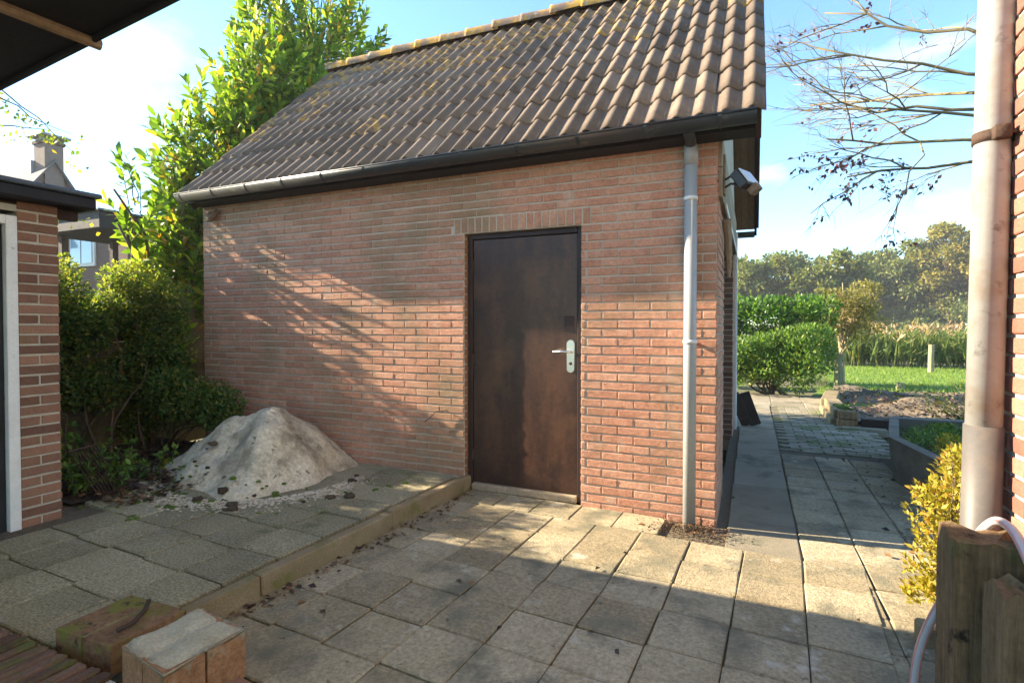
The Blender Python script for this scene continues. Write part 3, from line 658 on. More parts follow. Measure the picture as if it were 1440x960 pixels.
cl = MB().tube([pc_(1.968), pc_(2.002)], .054, 24).box(q0[0]-.02, q0[0]+.025, q0[1]-.082, q0[1]-.05, 1.963, 2.007, .004)
cl.box(q0[0]+.02, .985, q0[1]-.072, q0[1]-.060, 1.978, 1.990); cl.build('pipe_clamp', MT['rust'], pp, True)
# ================================================================ foreground: low wall, blocks
gw = empty('low_wall', (-2.2, -2.83, 0), 'low garden wall topped with bricks set on edge, bottom left', 'wall')
core = MB().box(-3.6, -1.70, -2.955, -2.76, -.1, .185).build('core', MT['mortar'], gw)
for i in range(30):
    x = -3.59 + i*.0625
    vv = MB().box(0, .0475, -.102, .102, -.05, .05, .008); 
    rr = random.Random(i); v = [(p[0]+rr.uniform(-.002,.002), p[1]+rr.uniform(-.006,.006), p[2]+rr.uniform(-.004,.004)) for p in vv.v]
    o = obj('brick', me_from('brick', v, vv.f), MT['rowlock'], core); o.location = (x, -2.857, .155)
def block(name, label, quad, z0, z1, cap):
    """block of two bricks with a top quad given by four ground points"""
    q = [Vector((x, y, 0)) for x, y in quad]; e = empty(name, ((q[0]+q[2])/2).to_tuple()[:2] + (z0,), label, 'brick block')
    U = (q[1]-q[0]); V = (q[3]-q[0])
    def P(u, v, z): a = q[0].lerp(q[1], u).lerp(q[3].lerp(q[2], u), v); return (a.x, a.y, z)
    hb = z0 + (z1-z0)*(.93 if not cap else .93)
    for k in range(2):
        for s in range(2):
            u0, u1 = (.0, .488) if k == 0 else (.512, 1.0); v0, v1 = (0, .47) if s == 0 else (.5, 1)
            if not cap: v0, v1 = (0, 1) if s == 0 else (9, 9)
            if v0 > 1: continue
            b = MB(); ring = [(u0,v0),(u1,v0),(u1,v1),(u0,v1)]
            cu, cv = (u0+u1)/2, (v0+v1)/2
            vv = []
            for z, sc in ((z0, 1), (hb-.006, 1), (hb, .97)):
                vv += [P(cu+(u-cu)*sc, cv+(v-cv)*sc, z + random.uniform(-.002,.002)) for u, v in ring]
            b.add(vv, [(3,2,1,0),(8,9,10,11)] + [(r*4+i, r*4+(i+1)%4, r*4+4+(i+1)%4, r*4+4+i) for r in range(2) for i in range(4)])
            b.build('brick', MT['moss_brick'] if not cap else MT['block_brick'], e)
    nu, nv = 14, 10; vv = []; ff = []
    def zt(u, v):
        edge = min(u, 1-u, v, 1-v)
        if cap: return z1 - .010*math.exp(-((u-.5)/.05)**2) + .006*math.sin(9*v+4*u) - (.02 if edge < .01 else 0) + random.uniform(-.0015,.0015)
        return hb - .002 + random.uniform(-.002,.002)
    for j in range(nv+1):
        for i in range(nu+1):
            u, v = i/nu, j/nv
            if not cap: u = .47 + .06*u
            vv.append(P(u, v, zt(u, v)))
    for j in range(nv):
        for i in range(nu): a = j*(nu+1)+i; ff.append((a, a+1, a+nu+2, a+nu+1))
    if cap:
        n0 = len(vv); rim = [i for i in range(nu+1)] + [(j+1)*(nu+1)-1 for j in range(1, nv+1)] + [nv*(nu+1)+i for i in range(nu-1, -1, -1)] + [j*(nu+1) for j in range(nv-1, 0, -1)]
        vv += [(vv[i][0], vv[i][1], hb + .001) for i in rim]; m_ = len(rim)
        ff += [(rim[i], n0+i, n0+(i+1) % m_, rim[(i+1) % m_]) for i in range(m_)]
    MB().add(vv, ff).build('mortar_cap' if cap else 'mortar_joint', MT['capping'] if cap else MT['mossjoint'], e, True)
    return e
A = block('brick_block', 'mossy brown brick block with a rusty iron strip on top', [(-2.14,-2.717),(-1.832,-2.703),(-1.826,-2.428),(-2.144,-2.445)], TZ+.003, .252, False)
Bk = block('brick_block', 'brick block capped with pale lumpy mortar at the bottom left', [(-1.686,-2.748),(-1.414,-2.787),(-1.403,-2.506),(-1.665,-2.475)], TZ+.003, .315, True)
ir = MB().tube([(-1.99,-2.47,.262), (-1.92,-2.53,.266), (-1.88,-2.60,.262), (-1.885,-2.65,.258)], .008, 8).build('iron_strip', MT['rust'], None, True); tag(ir, 'short bent rusty iron strip lying on the brown brick block', 'iron strip')
lb = MB().box(-1.39, -1.28, -2.76, -2.55, JT+.004, .165, .006).build('loose_brick', MT['brick_old']); tag(lb, 'loose rough brick standing beside the mortar capped block', 'brick')
# ================================================================ sand heap, clods, moss
def heap():
    n = 70; v = []; f = []
    cx, cy = -3.47, -.50
    rr = np.random.default_rng(3); ph = rr.random((10, 3))*6.28
    for j in range(n+1):
        for i in range(n+1):
            x = -1.05 + 2.1*i/n; y = -.85 + 1.33*j/n
            t = math.sqrt((x/(.95 if x < 0 else .62))**2 + ((y+.0)/.74)**2)
            t *= 1 + .10*math.sin(3*math.atan2(y, x)+1) + .05*math.sin(7*math.atan2(y, x)); h = .50*(1 - t**1.55)**1.1 if t < 1 else 0; h += (.09*math.exp(-((x+.38)**2+(y+.12)**2)/.03) + .07*math.exp(-((x-.22)**2+(y+.26)**2)/.025) + .06*math.exp(-((x+.05)**2+(y-.05)**2)/.02) - .07*math.exp(-((x+.15)**2+(y+.36)**2)/.02))*(1 if t < .9 else 0)
            h = h if h > 0 else 0
            nz = sum(math.sin(x*(5+3*k)+ph[k,0]) * math.sin(y*(6+3*k)+ph[k,1])/(k+1.5) for k in range(8))
            h = h + (.036*nz + random.uniform(-.011,.011))*min(1, h*8) - .02
            v.append((cx + x, min(cy + y, -.018), TZ + h))
    for j in range(n):
        for i in range(n): a = j*(n+1)+i; f.append((a, a+1, a+n+2, a+n+1))
    return me_from('sand_heap', v, f, None, True)
sp = obj('sand_heap', heap(), MT['sand']); tag(sp, 'heap of pale sand piled against the shed wall', 'sand heap')
def clod(x, y, z, s, m):
    b = MB(); vv = []; ff = []; n = 7
    for j in range(1, 4):
        for i in range(n):
            a = 2*math.pi*i/n; q = math.pi*j/4; rr = s*random.uniform(.7, 1.2)
            vv.append((x + math.cos(a)*math.sin(q)*rr*1.2, y + math.sin(a)*math.sin(q)*rr, z + s*.45 + math.cos(q)*rr*.6))
    for j in range(2):
        for i in range(n): ff.append((j*n+i, (j+1)*n+i, (j+1)*n+(i+1)%n, j*n+(i+1)%n))
    ff.append(tuple(range(n))); ff.append(tuple(range(3*n-1, 2*n-1, -1)))
    return b.add(vv, ff)
def heap_z(x, y):
    t = math.sqrt(((x+3.42)/(.98 if x < -3.42 else .70))**2 + ((y+.52)/.74)**2); return TZ + (max(0, .50*(1 - t**1.55)**1.1 - .01) if t < 1 else 0)
for i in range(26):
    a = random.uniform(3.3, 6.6); r = random.uniform(.5, 1.15); x = -3.42 + math.cos(a)*.95*r; y = -.52 + math.sin(a)*.8*r
    if y > -.05 or x < -4.3: continue
    s = random.choice((.012,.016,.02,.03,.038))
    tag(clod(x, y, heap_z(x, y) - s*.1, s, None).build('soil_clod', MT['soil'] , None, True), 'dark clod of soil scattered on and around the sand heap', 'soil clod', 'soil clods by the sand heap')
mo = MB()
for i in range(110):
    a = random.uniform(3.4, 6.5); r = random.uniform(.7, 1.25); x = -3.42 + math.cos(a)*.95*r; y = -.52 + math.sin(a)*.8*r
    if y > -.06: continue
    mm = clod(x, y, heap_z(x, y)-.012, random.uniform(.008,.026), None); mo.add(mm.v, mm.f, random.random())
for i in range(40):
    x, y = random.uniform(-4.0,-3.3), random.uniform(-1.75,-1.2); mm = clod(x, y, TZ-.012, random.uniform(.01,.03), None); mo.add(mm.v, mm.f, random.random())
ss = MB()
for i in range(2200):
    a = random.uniform(2.9, 6.6); r = 1 + abs(random.gauss(0,.16)); x = -3.42 + math.cos(a)*(.98 if math.cos(a) < 0 else .70)*r; y = -.52 + math.sin(a)*.74*r
    if y > -.03: continue
    q = random.uniform(.004,.013); z = TZ + .006; n0 = random.randint(5,7); vv = [(x + math.cos(6.283*k/n0)*q*random.uniform(.6,1.5), y + math.sin(6.283*k/n0)*q*random.uniform(.6,1.4), z - .004) for k in range(n0)] + [(x, y, z + q*.22)]
    ss.add(vv, [(k, (k+1) % n0, n0) for k in range(n0)])
tag(ss.build('sand_spill', MT['sand'], None, True), 'loose sand spilled on the slabs round the heap', 'sand', kind='stuff')
tag(mo.build('moss', MT['moss'], None, True), 'green moss tufts around the foot of the sand heap', 'moss', kind='stuff')
# litter
def litter(name, pts, size, m, label, cat='dead leaves'):
    n = len(pts); P = np.array(pts); D = np.column_stack([rng.normal(size=n), rng.normal(size=n), rng.normal(size=n)*.25]); Nn = np.column_stack([rng.normal(size=(n,2))*.35, np.ones(n)])
    o = obj(name, leaves_mesh(name, P, D, Nn, size*(.5+rng.random(n)), .6, .25), m); return tag(o, label, cat, kind='stuff')
pts = [(random.uniform(-5.2,-3.6), random.uniform(-1.6,-.1), TZ+.012+random.uniform(0,.03)) for i in range(1500)]
litter('leaf_litter', pts, .05, LF['litter'], 'dark fallen leaves under the hedge')
pts = []
for i in range(260):
    q = random.random()
    if q < .45: t = random.random()*2.2; pts.append((-1.86 - .045*t + abs(random.gauss(0,.05)), -.1 - t, JT+.008))
    elif q < .8: pts.append((random.gauss(1.25,.14), random.uniform(-.2,2.4), JT+.008))
    else: pts.append((random.uniform(-1.8,1.2), random.uniform(-2.2,3), JT+.008))
litter('scattered_leaves', pts, .035, LF['litter'], 'scattered dead leaves on the patio paving')
pts = [(random.gauss(-.12,.13), random.gauss(-.19,.07), JT+.006+random.uniform(0,.02)) for i in range(700)]
litter('seed_litter', pts, .016, LF['litter'], 'heap of small husks at the foot of the shed downpipe', 'litter')
# grate, white shard
gr = empty('iron_grate', (-4.1,-1.6,TZ), 'rusty iron grate leaning beside the brown brick pillar', 'grate')
Mg = Matrix.Translation((-4.0,-1.55,TZ+.01)) @ Euler((0, R_(-35), R_(20))).to_matrix().to_4x4()
for i in range(10): MB().box(-.003, .003, .028*i-.003, .028*i+.003, 0, .40, 0, Mg).build('bar', MT['rust'], gr)
for z in (.0, .39): MB().box(-.006, .006, -.01, .265, z, z+.014, 0, Mg).build('rail', MT['rust'], gr)
ws = MB().box(-.07, .07, -.035, .035, 0, .018, .004, Matrix.Translation((-4.02,-1.22,TZ+.006)) @ Euler((.05,.08,.5)).to_matrix().to_4x4()).build('stone_shard', MT['capping']); tag(ws, 'flat pale stone shard lying on the dark soil', 'stone')
# ================================================================ left hedge and fence
fn = empty('boundary_fence', (-5.75,-.9,0), 'low brown board fence behind the dark hedge', 'fence')
for k in range(7): MB().box(-5.77 + .012*(k%2), -5.73 + .012*(k%2), -1.9, 2.2, .02+.235*k, .252+.235*k, 0).build('fence_board', MT['fence'], fn)
for y in (-1.88, -.05, 2.15): MB().box(-5.80, -5.70, y-.05, y+.05, 0, 1.72, .006).build('fence_post', MT['fence'], fn)
hd = empty('hedge', (-5.5,-.8,TZ), 'dark small leaved hedge climbing the fence left of the shed', 'hedge')
C = []; 
for i in range(64):
    y = random.uniform(-1.75, -.08); z = random.uniform(.70, 1.86); q = random.uniform(.10, .24)
    C.append((-5.46 + random.gauss(0,.09), y, z, q, q*1.1, q*.9))
for i in range(26): C.append((random.uniform(-5.7,-5.15), random.uniform(-.4,-.12), random.uniform(.3,1.7), .2, .16, .2))
for i in range(18): C.append((random.uniform(-5.25,-4.25), random.uniform(-.45,-.2), random.uniform(.50,.82), .19, .17, .15))
C = np.array(C); P, O = clump_points(C[:, :3], C[:, 3:], 60000, .40)
ok = (P[:, 1] < -.03) & (P[:, 2] > TZ+.05); P, O = P[ok], O[ok]
up_ = (P[:, 2] > 1.45 + .5*rng.random(len(P))) & (P[:, 0] < -5.0)  # upper leaves, which take the colour with sunlight painted in
foliage('sun_tinted_leaves', LF['sun_tinted'], hd, P[up_], O[up_], .038, .55, .4, kind='stuff'); P, O = P[~up_], O[~up_]
foliage('foliage', LF['ivy'], hd, P, O, .036, .55, .2, kind='stuff')
mb = MB()
for i in range(16):
    y = random.uniform(-1.5,-.2); limb(mb, (-5.35+random.gauss(0,.08), y, TZ-.03), (-5.45+random.gauss(0,.08), y+random.gauss(0,.25), random.uniform(.9,1.6)), .014, .005, 5, 5, .08)
for i in range(10): limb(mb, (-5.2, -.3, TZ-.02), (random.uniform(-5.1,-4.25), random.uniform(-.5,-.2), random.uniform(.5,.8)), .010, .003, 5, 5, .08)
mb.build('stems', MT['bark'], hd, True)
wd_ = empty('weeds', (-4.35,-1.3,TZ), 'tangle of low green weeds at the foot of the hedge', 'weeds')
P = []; O = []
mb = MB()
for i in range(34):
    b = Vector((random.uniform(-4.9,-4.1), random.uniform(-1.6,-1.0), TZ)); t = b + Vector((random.gauss(0,.15), random.gauss(0,.12), random.uniform(.12,.4)))
    pts_ = limb(mb, b, t, .004, .0015, 4, 4, .08)
    for p in pts_[1:]:
        for k in range(7): P.append(tuple(p)); O.append((random.gauss(0,1), random.gauss(0,1), random.gauss(.2,.5)))
mb.build('stems', MT['bark'], wd_)
foliage('leaves', LF['rhodo'], wd_, np.array(P), unit(np.array(O)), .055, .45, .2, kind='stuff')
# ================================================================ laurel
la = empty('laurel_tree', (-6.0,1.0,TZ), 'tall cherry laurel with big glossy bright green leaves behind the shed', 'laurel')
E3 = [((-6.5,2.9,4.3),(1.15,1.6,2.1),480), ((-6.5,3.2,5.9),(1.05,1.55,1.35),330), ((-6.0,1.9,4.6),(.75,1.0,1.0),200), ((-6.1,1.3,3.3),(.85,1.15,1.35),400), ((-5.95,.52,2.35),(.55,.52,.95),190), ((-5.75,-.20,2.5),(.42,.28,.75),15), ((-5.45,-.08,1.25),(.25,.14,.40),22)]
mb = MB(); LP = []; LD = []; LN = []
stem0 = [Vector((-6.0,.9,TZ-.05)), Vector((-6.2,1.5,TZ-.05)), Vector((-5.85,.4,TZ-.05))]
for (c, r, n) in E3:
    for s in range(3):
        t = Vector(c) + Vector((random.gauss(0,.3)*r[0], random.gauss(0,.3)*r[1], random.gauss(0,.3)*r[2])); limb(mb, random.choice(stem0), t, .035, .012, 6, 6, .05)
    for i in range(n):
        d = rand_dirs(1)[0]; q = random.uniform(.35, 1)**.5
        tip = Vector((c[0]+d[0]*r[0]*q, c[1]+d[1]*r[1]*q, c[2]+d[2]*r[2]*q))
        if tip.z < .6: continue
        dr_ = (Vector((d[0], d[1], d[2]*.6)) + Vector((0,0,.75)) + Vector((random.gauss(0,.3), random.gauss(0,.3), 0))).normalized()
        ln = random.uniform(.28, .5); st = tip - dr_*ln
        if tip.x > -5.22 and tip.y > -.05: continue
        limb(mb, st.lerp(Vector(c), .45), st, .008, .006, 5, 3, .05); limb(mb, st, tip, .006, .003, 5, 3, .03)
        nl = random.randint(10, 15); side = dr_.orthogonal().normalized()
        for k in range(nl):
            t = k/(nl-1); az = k*2.4 + random.gauss(0,.25); p = st.lerp(tip, .12 + .88*t)
            rad = Matrix.Rotation(az, 3, dr_) @ side
            opn = 1.15 - .75*t
            ld = (dr_*(1-opn*.55) + rad*opn).normalized()
            LP.append(tuple(p)); LD.append(tuple(ld)); LN.append(tuple((dr_*1.0 - rad*.35 + Vector((random.gauss(0,.2), random.gauss(0,.2), random.gauss(0,.2)))).normalized()))
mb.build('branches', MT['bark'], la, True)
LP = np.array(LP); LD = np.array(LD); LN = np.array(LN)
ok = ~((LP[:,0] > -5.27) & (LP[:,1] > -.12)); LP, LD, LN = LP[ok], LD[ok], LN[ok]
dist = np.linalg.norm(LP - np.array(cam.location), axis=1); order = np.argsort(dist)
near, far = order[:260], order[260:]
o = obj('foliage', leaves_mesh('foliage', LP[far], LD[far], LN[far], .155*(.75+.5*rng.random(len(far))), .36, .14, True), LF['laurel'], la); o['kind'] = 'stuff'
lms = [leaves_mesh('leaf', [(0,0,0)], [(0,1,0)], np.array([[0,0,1.0]]), [s], .36, .14, True, np.array([0.0])) for s in (.125,.15,.17)]
for m_ in lms: m_.materials.append(LF['laurel'])
for i in near:
    D = Vector(LD[i]).normalized(); S = D.cross(Vector(LN[i])).normalized(); Nn = S.cross(D)
    o = bpy.data.objects.new('leaf', random.choice(lms)); COL.objects.link(o); o.parent = la; o.matrix_parent_inverse = Matrix.Translation(-Vector(la.location))
    o.matrix_basis = Matrix(((S.x, D.x, Nn.x, LP[i][0]), (S.y, D.y, Nn.y, LP[i][1]), (S.z, D.z, Nn.z, LP[i][2]), (0,0,0,1)))
# ================================================================ neighbour house, far left
nh = empty('neighbour_house', (-20.5,5.6,0), 'distant brick house with tall chimney and grey tiled roof', 'house')
MB().box(-26, -18.5, 3.7, 6.6, -.1, 3.9).add([(-18.5,3.7,3.9),(-18.5,6.6,3.9),(-18.5,5.2,6.05),(-18.7,3.7,3.9),(-18.7,6.6,3.9),(-18.7,5.2,6.05)], [(0,1,2),(3,5,4),(0,2,5,3),(1,4,5,2),(0,3,4,1)]).build('wall', MT['chim'], nh)
rfm = MB()
for (y0, y1) in ((3.5, 5.2), (6.8, 5.2)):
    rfm.add([(-26,y0,3.75),(-18.35,y0,3.75),(-18.35,y1,6.17),(-26,y1,6.17),(-26,y0,3.67),(-18.35,y0,3.67),(-18.35,y1,6.09),(-26,y1,6.09)], [(0,1,2,3),(7,6,5,4),(0,4,5,1),(1,5,6,2),(2,6,7,3),(3,7,4,0)])
nr = rfm.build('roof', MT['rooftile_far'], nh)
ch = MB().box(-19.0, -18.44, 4.98, 5.45, 4.5, 6.6).build('chimney', MT['chim'], nr)
for i in range(8): MB().box(-18.6, -18.42, 4.98-.05*(8-i), 5.45+.06*(8-i), 4.3+.14*i, 4.435+.14*i).build('brick_shoulder', MT['chim'], ch)
MB().box(-19.04, -18.40, 4.94, 5.49, 6.602, 6.70, .01).build('chimney_collar', MT['chim'], ch)
MB().box(-19.14, -18.30, 4.84, 5.59, 6.80, 6.87, .01).box(-18.95, -18.5, 5.0, 5.42, 6.702, 6.80).build('chimney_cap', MT['lead'], ch); MB().box(-19.2, -18.99, 4.9, 5.0, 5.75, 6.15).build('flashing', MT['lead'], ch)
# lower annex seen beneath the eaves
ax = empty('neighbour_annex', (-15.5,5,0), 'distant brick gable with a pale window beneath the left eaves', 'house')
MB().box(-17.9, -14.2, 4.7, 8, -.1, 4.0).build('wall', MT['chim'], ax)
wn = MB().box(-16.6, -15.5, 4.64, 4.698, 2.9, 4.0, .01).build('window', MT['white'], ax); MB().box(-16.52, -16.08, 4.62, 4.638, 2.98, 3.95).build('pane', MT['glass'], wn); MB().box(-16.02, -15.58, 4.62, 4.638, 2.98, 3.95).build('pane', MT['glass'], wn)
be_ = MB().box(-13.588, -11.388, 2.526, 4.126, 3.249, 3.581, .02).build('eaves_box', MT['black'], ax)
MB().box(-13.638, -11.338, 2.476, 4.176, 3.583, 3.631, .01).build('eaves_felt', MT['bitumen'], be_)
for yy in (2.826, 3.826): MB().box(-13.288, -13.168, yy-.06, yy+.06, -.1, 3.247).build('eaves_post', MT['dark_wood'], ax)
# birch twigs entering at the left edge
bt = empty('birch_tree', (-9.6,-.6,0), 'birch twigs with small yellowing leaves hanging at the left edge', 'tree')
mb = MB(); limb(mb, (-9.6,-.6,-.1), (-9.4,-.5,6), .09, .03, 8, 8, .02); P = []; O = []
for (a, b) in (((-9.4,-.5,5.0),(-7.15,-.05,3.55)), ((-9.45,-.5,3.4),(-7.0,-.05,2.78)), ((-9.4,-.5,4.6),(-7.3,-.0,3.8)), ((-9.5,-.5,4.0),(-8.8,.6,4.2))):
    pts_ = limb(mb, a, b, .018, .003, 5, 8, .03, .06)
    for p in pts_[3:]:
        for k in range(9): P.append((p.x+random.gauss(0,.07), p.y+random.gauss(0,.07), p.z-random.uniform(0,.2))); O.append((random.gauss(0,.5), random.gauss(0,.5), -1))
mb.build('trunk', MT['bark'], bt, True); foliage('leaves', LF['birch'], bt, np.array(P), unit(np.array(O)), .055, .7, -.3, kind='stuff')
# ================================================================ RIGHT FOREGROUND: sleepers, hose, golden shrub, planter
def sleeper(name, x0, x1, y0, y1, z1, label):
    nx, nz = 8, 14; b = MB(); rr = random.Random(int(x0*1000)); v = []; f = []
    ring = []
    for i in range(nx): ring.append((x0 + (x1-x0)*i/nx, y0))
    for i in range(5): ring.append((x1, y0 + (y1-y0)*i/5))
    for i in range(nx): ring.append((x1 - (x1-x0)*i/nx, y1))
    for i in range(5): ring.append((x0, y1 - (y1-y0)*i/5))
    n = len(ring); tops = [rr.uniform(-.02,.012) + .010*math.sin(i*1.7) for i in range(n)]; prof = [rr.uniform(-.005,.005) for i in range(n)]
    for j in range(nz+1):
        t = j/nz
        for i, (x, y) in enumerate(ring):
            s = 1 + prof[i]*2 + rr.uniform(-.004,.004) - (.03 if j == nz else 0)
            cx, cy = (x0+x1)/2, (y0+y1)/2
            v.append((cx + (x-cx)*s, cy + (y-cy)*s, (-.15) + (z1 + .15 + tops[i]*(t**6))*t))
    for j in range(nz):
        for i in range(n): f.append((j*n+i, j*n+(i+1)%n, (j+1)*n+(i+1)%n, (j+1)*n+i))
    c = len(v); v.append(((x0+x1)/2, (y0+y1)/2, z1 - .012))
    for i in range(n): f.append((nz*n+i, nz*n+(i+1)%n, c))
    o = b.add(v, f).build(name, MT['sleeper']); return tag(o, label, 'timber post', 'old timber posts')
sleeper('timber_post', .735, .97, -1.99, -1.83, .775, 'tall weathered upright timber sleeper with hose over it, bottom right')
sleeper('timber_post', .785, .985, -2.16, -2.03, .70, 'shorter dark timber sleeper standing in front of the taller one')
hp_ = [(.72,-1.78,.40), (.775,-1.795,.56), (.83,-1.81,.72), (.865,-1.84,.795), (.875,-1.92,.807), (.872,-2.005,.785), (.868,-2.10,.735), (.868,-2.172,.69), (.872,-2.182,.60), (.880,-2.183,.50), (.895,-2.183,.36), (.91,-2.183,.2)]
def smooth_path(p, k=5):
    out = []
    for i in range(len(p)-1):
        p0, p1, p2, p3 = [Vector(p[max(0, min(len(p)-1, i+j))]) for j in (-1,0,1,2)]
        for s in range(k):
            t = s/k; out.append(.5*((2*p1) + (p2-p0)*t + (2*p0-5*p1+4*p2-p3)*t*t + (3*p1-p0-3*p2+p3)*t**3))
    out.append(Vector(p[-1])); return out
hp2 = smooth_path([(.76,-1.78,.03), (.70,-1.78,.14), (.695,-1.78,.26)] + hp_)
hs_ = empty('garden_hose', (.9,-1.9,.0), 'clear garden hose with pink stripes draped over the timber post', 'hose')
MB().tube(hp2, .0125, 12).build('tube', MT['hose'], hs_, True)
for k in (0.6, 3.4): MB().tube([p + Vector((math.cos(k)*.0085, -abs(math.sin(k))*.0085-.002, .003)) for p in hp2], .0045, 6).build('stripe', MT['hose_stripe'], hs_, True)
gs = empty('golden_shrub', (1.10,-.55,0), 'golden yellow leafy shrub beside the grey drainpipe', 'shrub')
C = np.array([(1.16,-.60,.62,.13,.14,.11), (1.07,-.56,.47,.15,.15,.12), (1.12,-.66,.34,.17,.16,.13), (1.03,-.72,.24,.14,.13,.10), (1.10,-.80,.15,.15,.13,.10), (.98,-.80,.12,.10,.09,.06), (1.22,-.45,.50,.12,.14,.16), (1.2,-.62,.2,.14,.14,.14), (1.20,-.5,.70,.09,.09,.08)])
mb = MB(); P = []; O = []
for i in range(300):
    c = C[random.randrange(len(C))]; d = rand_dirs(1)[0]; d[2] = abs(d[2])*.8 + .1 if random.random() < .7 else d[2]
    tip = Vector((c[0]+d[0]*c[3], c[1]+d[1]*c[4], max(.06, c[2]+d[2]*c[5])))
    if tip.x > 1.29: continue
    base = Vector((1.15,-.6,.0)); mid = base.lerp(tip, .7)
    if i % 5 == 0: limb(mb, base, tip, .006, .002, 4, 4, .05)
    for k in range(16):
        q = mid.lerp(tip, .4 + .6*k/15); P.append(tuple(q + Vector((random.gauss(0,.012), random.gauss(0,.012), random.gauss(0,.010))))); O.append(tuple(unit(np.array([[d[0]+random.gauss(0,.8), d[1]+random.gauss(0,.8), .55+random.gauss(0,.4)]]))[0]))
mb.build('stems', MT['bark'], gs, True); foliage('leaves', LF['gold'], gs, np.array(P), np.array(O), .034, .42, .3, spread=.4, kind='stuff')
kb2 = MB().box(.86, 1.02, -1.12, -1.04, -.05, .12, .01).build('kerb_block', MT['kerb']); tag(kb2, 'short mossy concrete kerb block beside the timber post', 'kerb block')
kb3 = MB().box(.93, 1.0, -1.30, -1.125, -.05, .10, .008).build('kerb_block', MT['kerb']); tag(kb3, 'low concrete kerb piece between patio and timber post', 'kerb block')
pn = empty('planter', (1.9,2.0,0), 'hexagonal washed concrete planter with low green plants', 'planter')
hexo = [(1.30,1.75),(1.42,.95),(2.3,.85),(2.75,1.9),(2.45,3.05),(1.55,3.0)]
cxp, cyp = 1.95, 1.9
for i in range(6):
    a, b = hexo[i], hexo[(i+1) % 6]; inn = lambda p: (cxp + (p[0]-cxp)*.87, cyp + (p[1]-cyp)*.87); lo = lambda p: (cxp + (p[0]-cxp)*.93, cyp + (p[1]-cyp)*.93)
    ia, ib, la_, lb_ = inn(a), inn(b), lo(a), lo(b); H = .40
    v = [(*la_, -.02), (*lb_, -.02), (*b, H), (*a, H), (*ia, H), (*ib, H), (*ib, .1), (*ia, .1)]
    MB().add(v, [(0,1,2,3),(3,2,5,4),(4,5,6,7),(0,3,4,7),(1,6,5,2),(0,7,6,1)]).build('side_panel', MT['concrete'], pn)
MB().add([(cxp + (p[0]-cxp)*.88, cyp + (p[1]-cyp)*.88, .30) for p in hexo], [tuple(range(6))]).build('earth', MT['soil'], pn)
gp = empty('planter_greenery', (1.95,1.9,.3), 'low green ground cover growing in the concrete planter', 'plants')
C = np.array([(random.uniform(1.5,2.4), random.uniform(1.1,2.8), .33, .14, .14, .07) for i in range(26)]); P, O = clump_points(C[:, :3], C[:, 3:], 3500, .3)
foliage('leaves', LF['rhodo'], gp, P, O, .035, .5, .4, kind='stuff')
C = np.array([(1.62,1.35,.42,.10,.10,.10), (1.7,1.2,.36,.12,.1,.08)]); P, O = clump_points(C[:, :3], C[:, 3:], 500, .3); foliage('yellow_sprig', LF['gold'], gp, P, O, .035, .45, .4, kind='stuff')
# ================================================================ GARDEN BEYOND
lawn = sheet('lawn', [(1.0,7.0),(40,5.0),(60,17.2),(2.4,17.2),(1.9,11)], -.03, MT['lawn'])
bed = []
n = 40; v = []; f = []
for j in range(n+1):
    for i in range(n+1):
        x = 1.30 + 3.0*i/n; y = 4.75 + 4.6*j/n; z = .02 + .05*math.sin(3.1*x+1.7*y) + .04*math.sin(5.3*x-4.1*y) + random.uniform(-.02,.02); v.append((x + .18*(y-4.75)*.6, y, z))
for j in range(n):
    for i in range(n): a = j*(n+1)+i; f.append((a, a+1, a+n+2, a+n+1))
tag(MB().add(v, f).build('garden_bed', MT['bed'], None, True), kind='structure')
P = rng.random((30000, 2))*np.array([9.5, 10.0]) + np.array([1.2, 7.2]); ok = ~((P[:,0] < 4.6) & (P[:,1] < 9.0)); P = P[ok]
P3 = np.column_stack([P, np.full(len(P), -.03)]); D = np.column_stack([rng.normal(size=(len(P),2))*.5, np.ones(len(P))])
tag(obj('grass', leaves_mesh('grass', P3, D, rand_dirs(len(P)), .07*(.5+rng.random(len(P))), .14), LF['grass']), 'short bright green grass of the lawn', 'grass', kind='stuff')
pts = [(random.uniform(1.6,4.0), random.uniform(4.8,8.8), .09 + random.uniform(-.02,.03)) for i in range(1800)]
litter('bed_debris', pts, .05, LF['litter'], 'dead leaves and chips strewn over the garden bed')
# sleeper edging along the bed
ed = empty('sleeper_edging', (1.4,5.6,0), 'mossy stacked sleeper edging running along the garden bed', 'edging')
for (a, b, z0, z1, wd2) in (((1.30,4.60),(1.30,5.9),-.05,.10,.22), ((1.33,4.62),(1.35,5.85),.104,.22,.20), ((1.32,5.95),(1.55,7.4),-.05,.20,.22)):
    A_, B_ = Vector((*a,0)), Vector((*b,0)); L_ = (B_-A_).length; an = math.atan2(B_.y-A_.y, B_.x-A_.x)
    MB().box(0, L_, -wd2/2, wd2/2, z0, z1, .012, Matrix.Translation(A_) @ Matrix.Rotation(an, 4, 'Z')).build('sleeper', MT['kerb'], ed)
tag(MB().box(1.26, 1.50, 4.44, 4.585, -.04, .11, .015).box(1.27, 1.49, 4.45, 4.58, .112, .225, .015).build('edging_block', MT['sleeper']), 'dark mossy wooden end block of the bed edging', 'block')
mo = MB()
for i in range(30): mm = clod(random.uniform(1.28,1.48), random.uniform(4.6,5.2), .215, random.uniform(.015,.035), None); mo.add(mm.v, mm.f, random.random())
tag(mo.build('moss_patch', MT['moss'], None, True), 'bright moss on the end of the sleeper edging', 'moss', kind='stuff')
tag(MB().box(1.52, 3.4, 4.40, 4.46, -.05, .14, .006, Matrix.Translation((0,0,0))).build('edging_plank', MT['dark_wood']), 'dark plank edging along the front of the bed', 'plank')
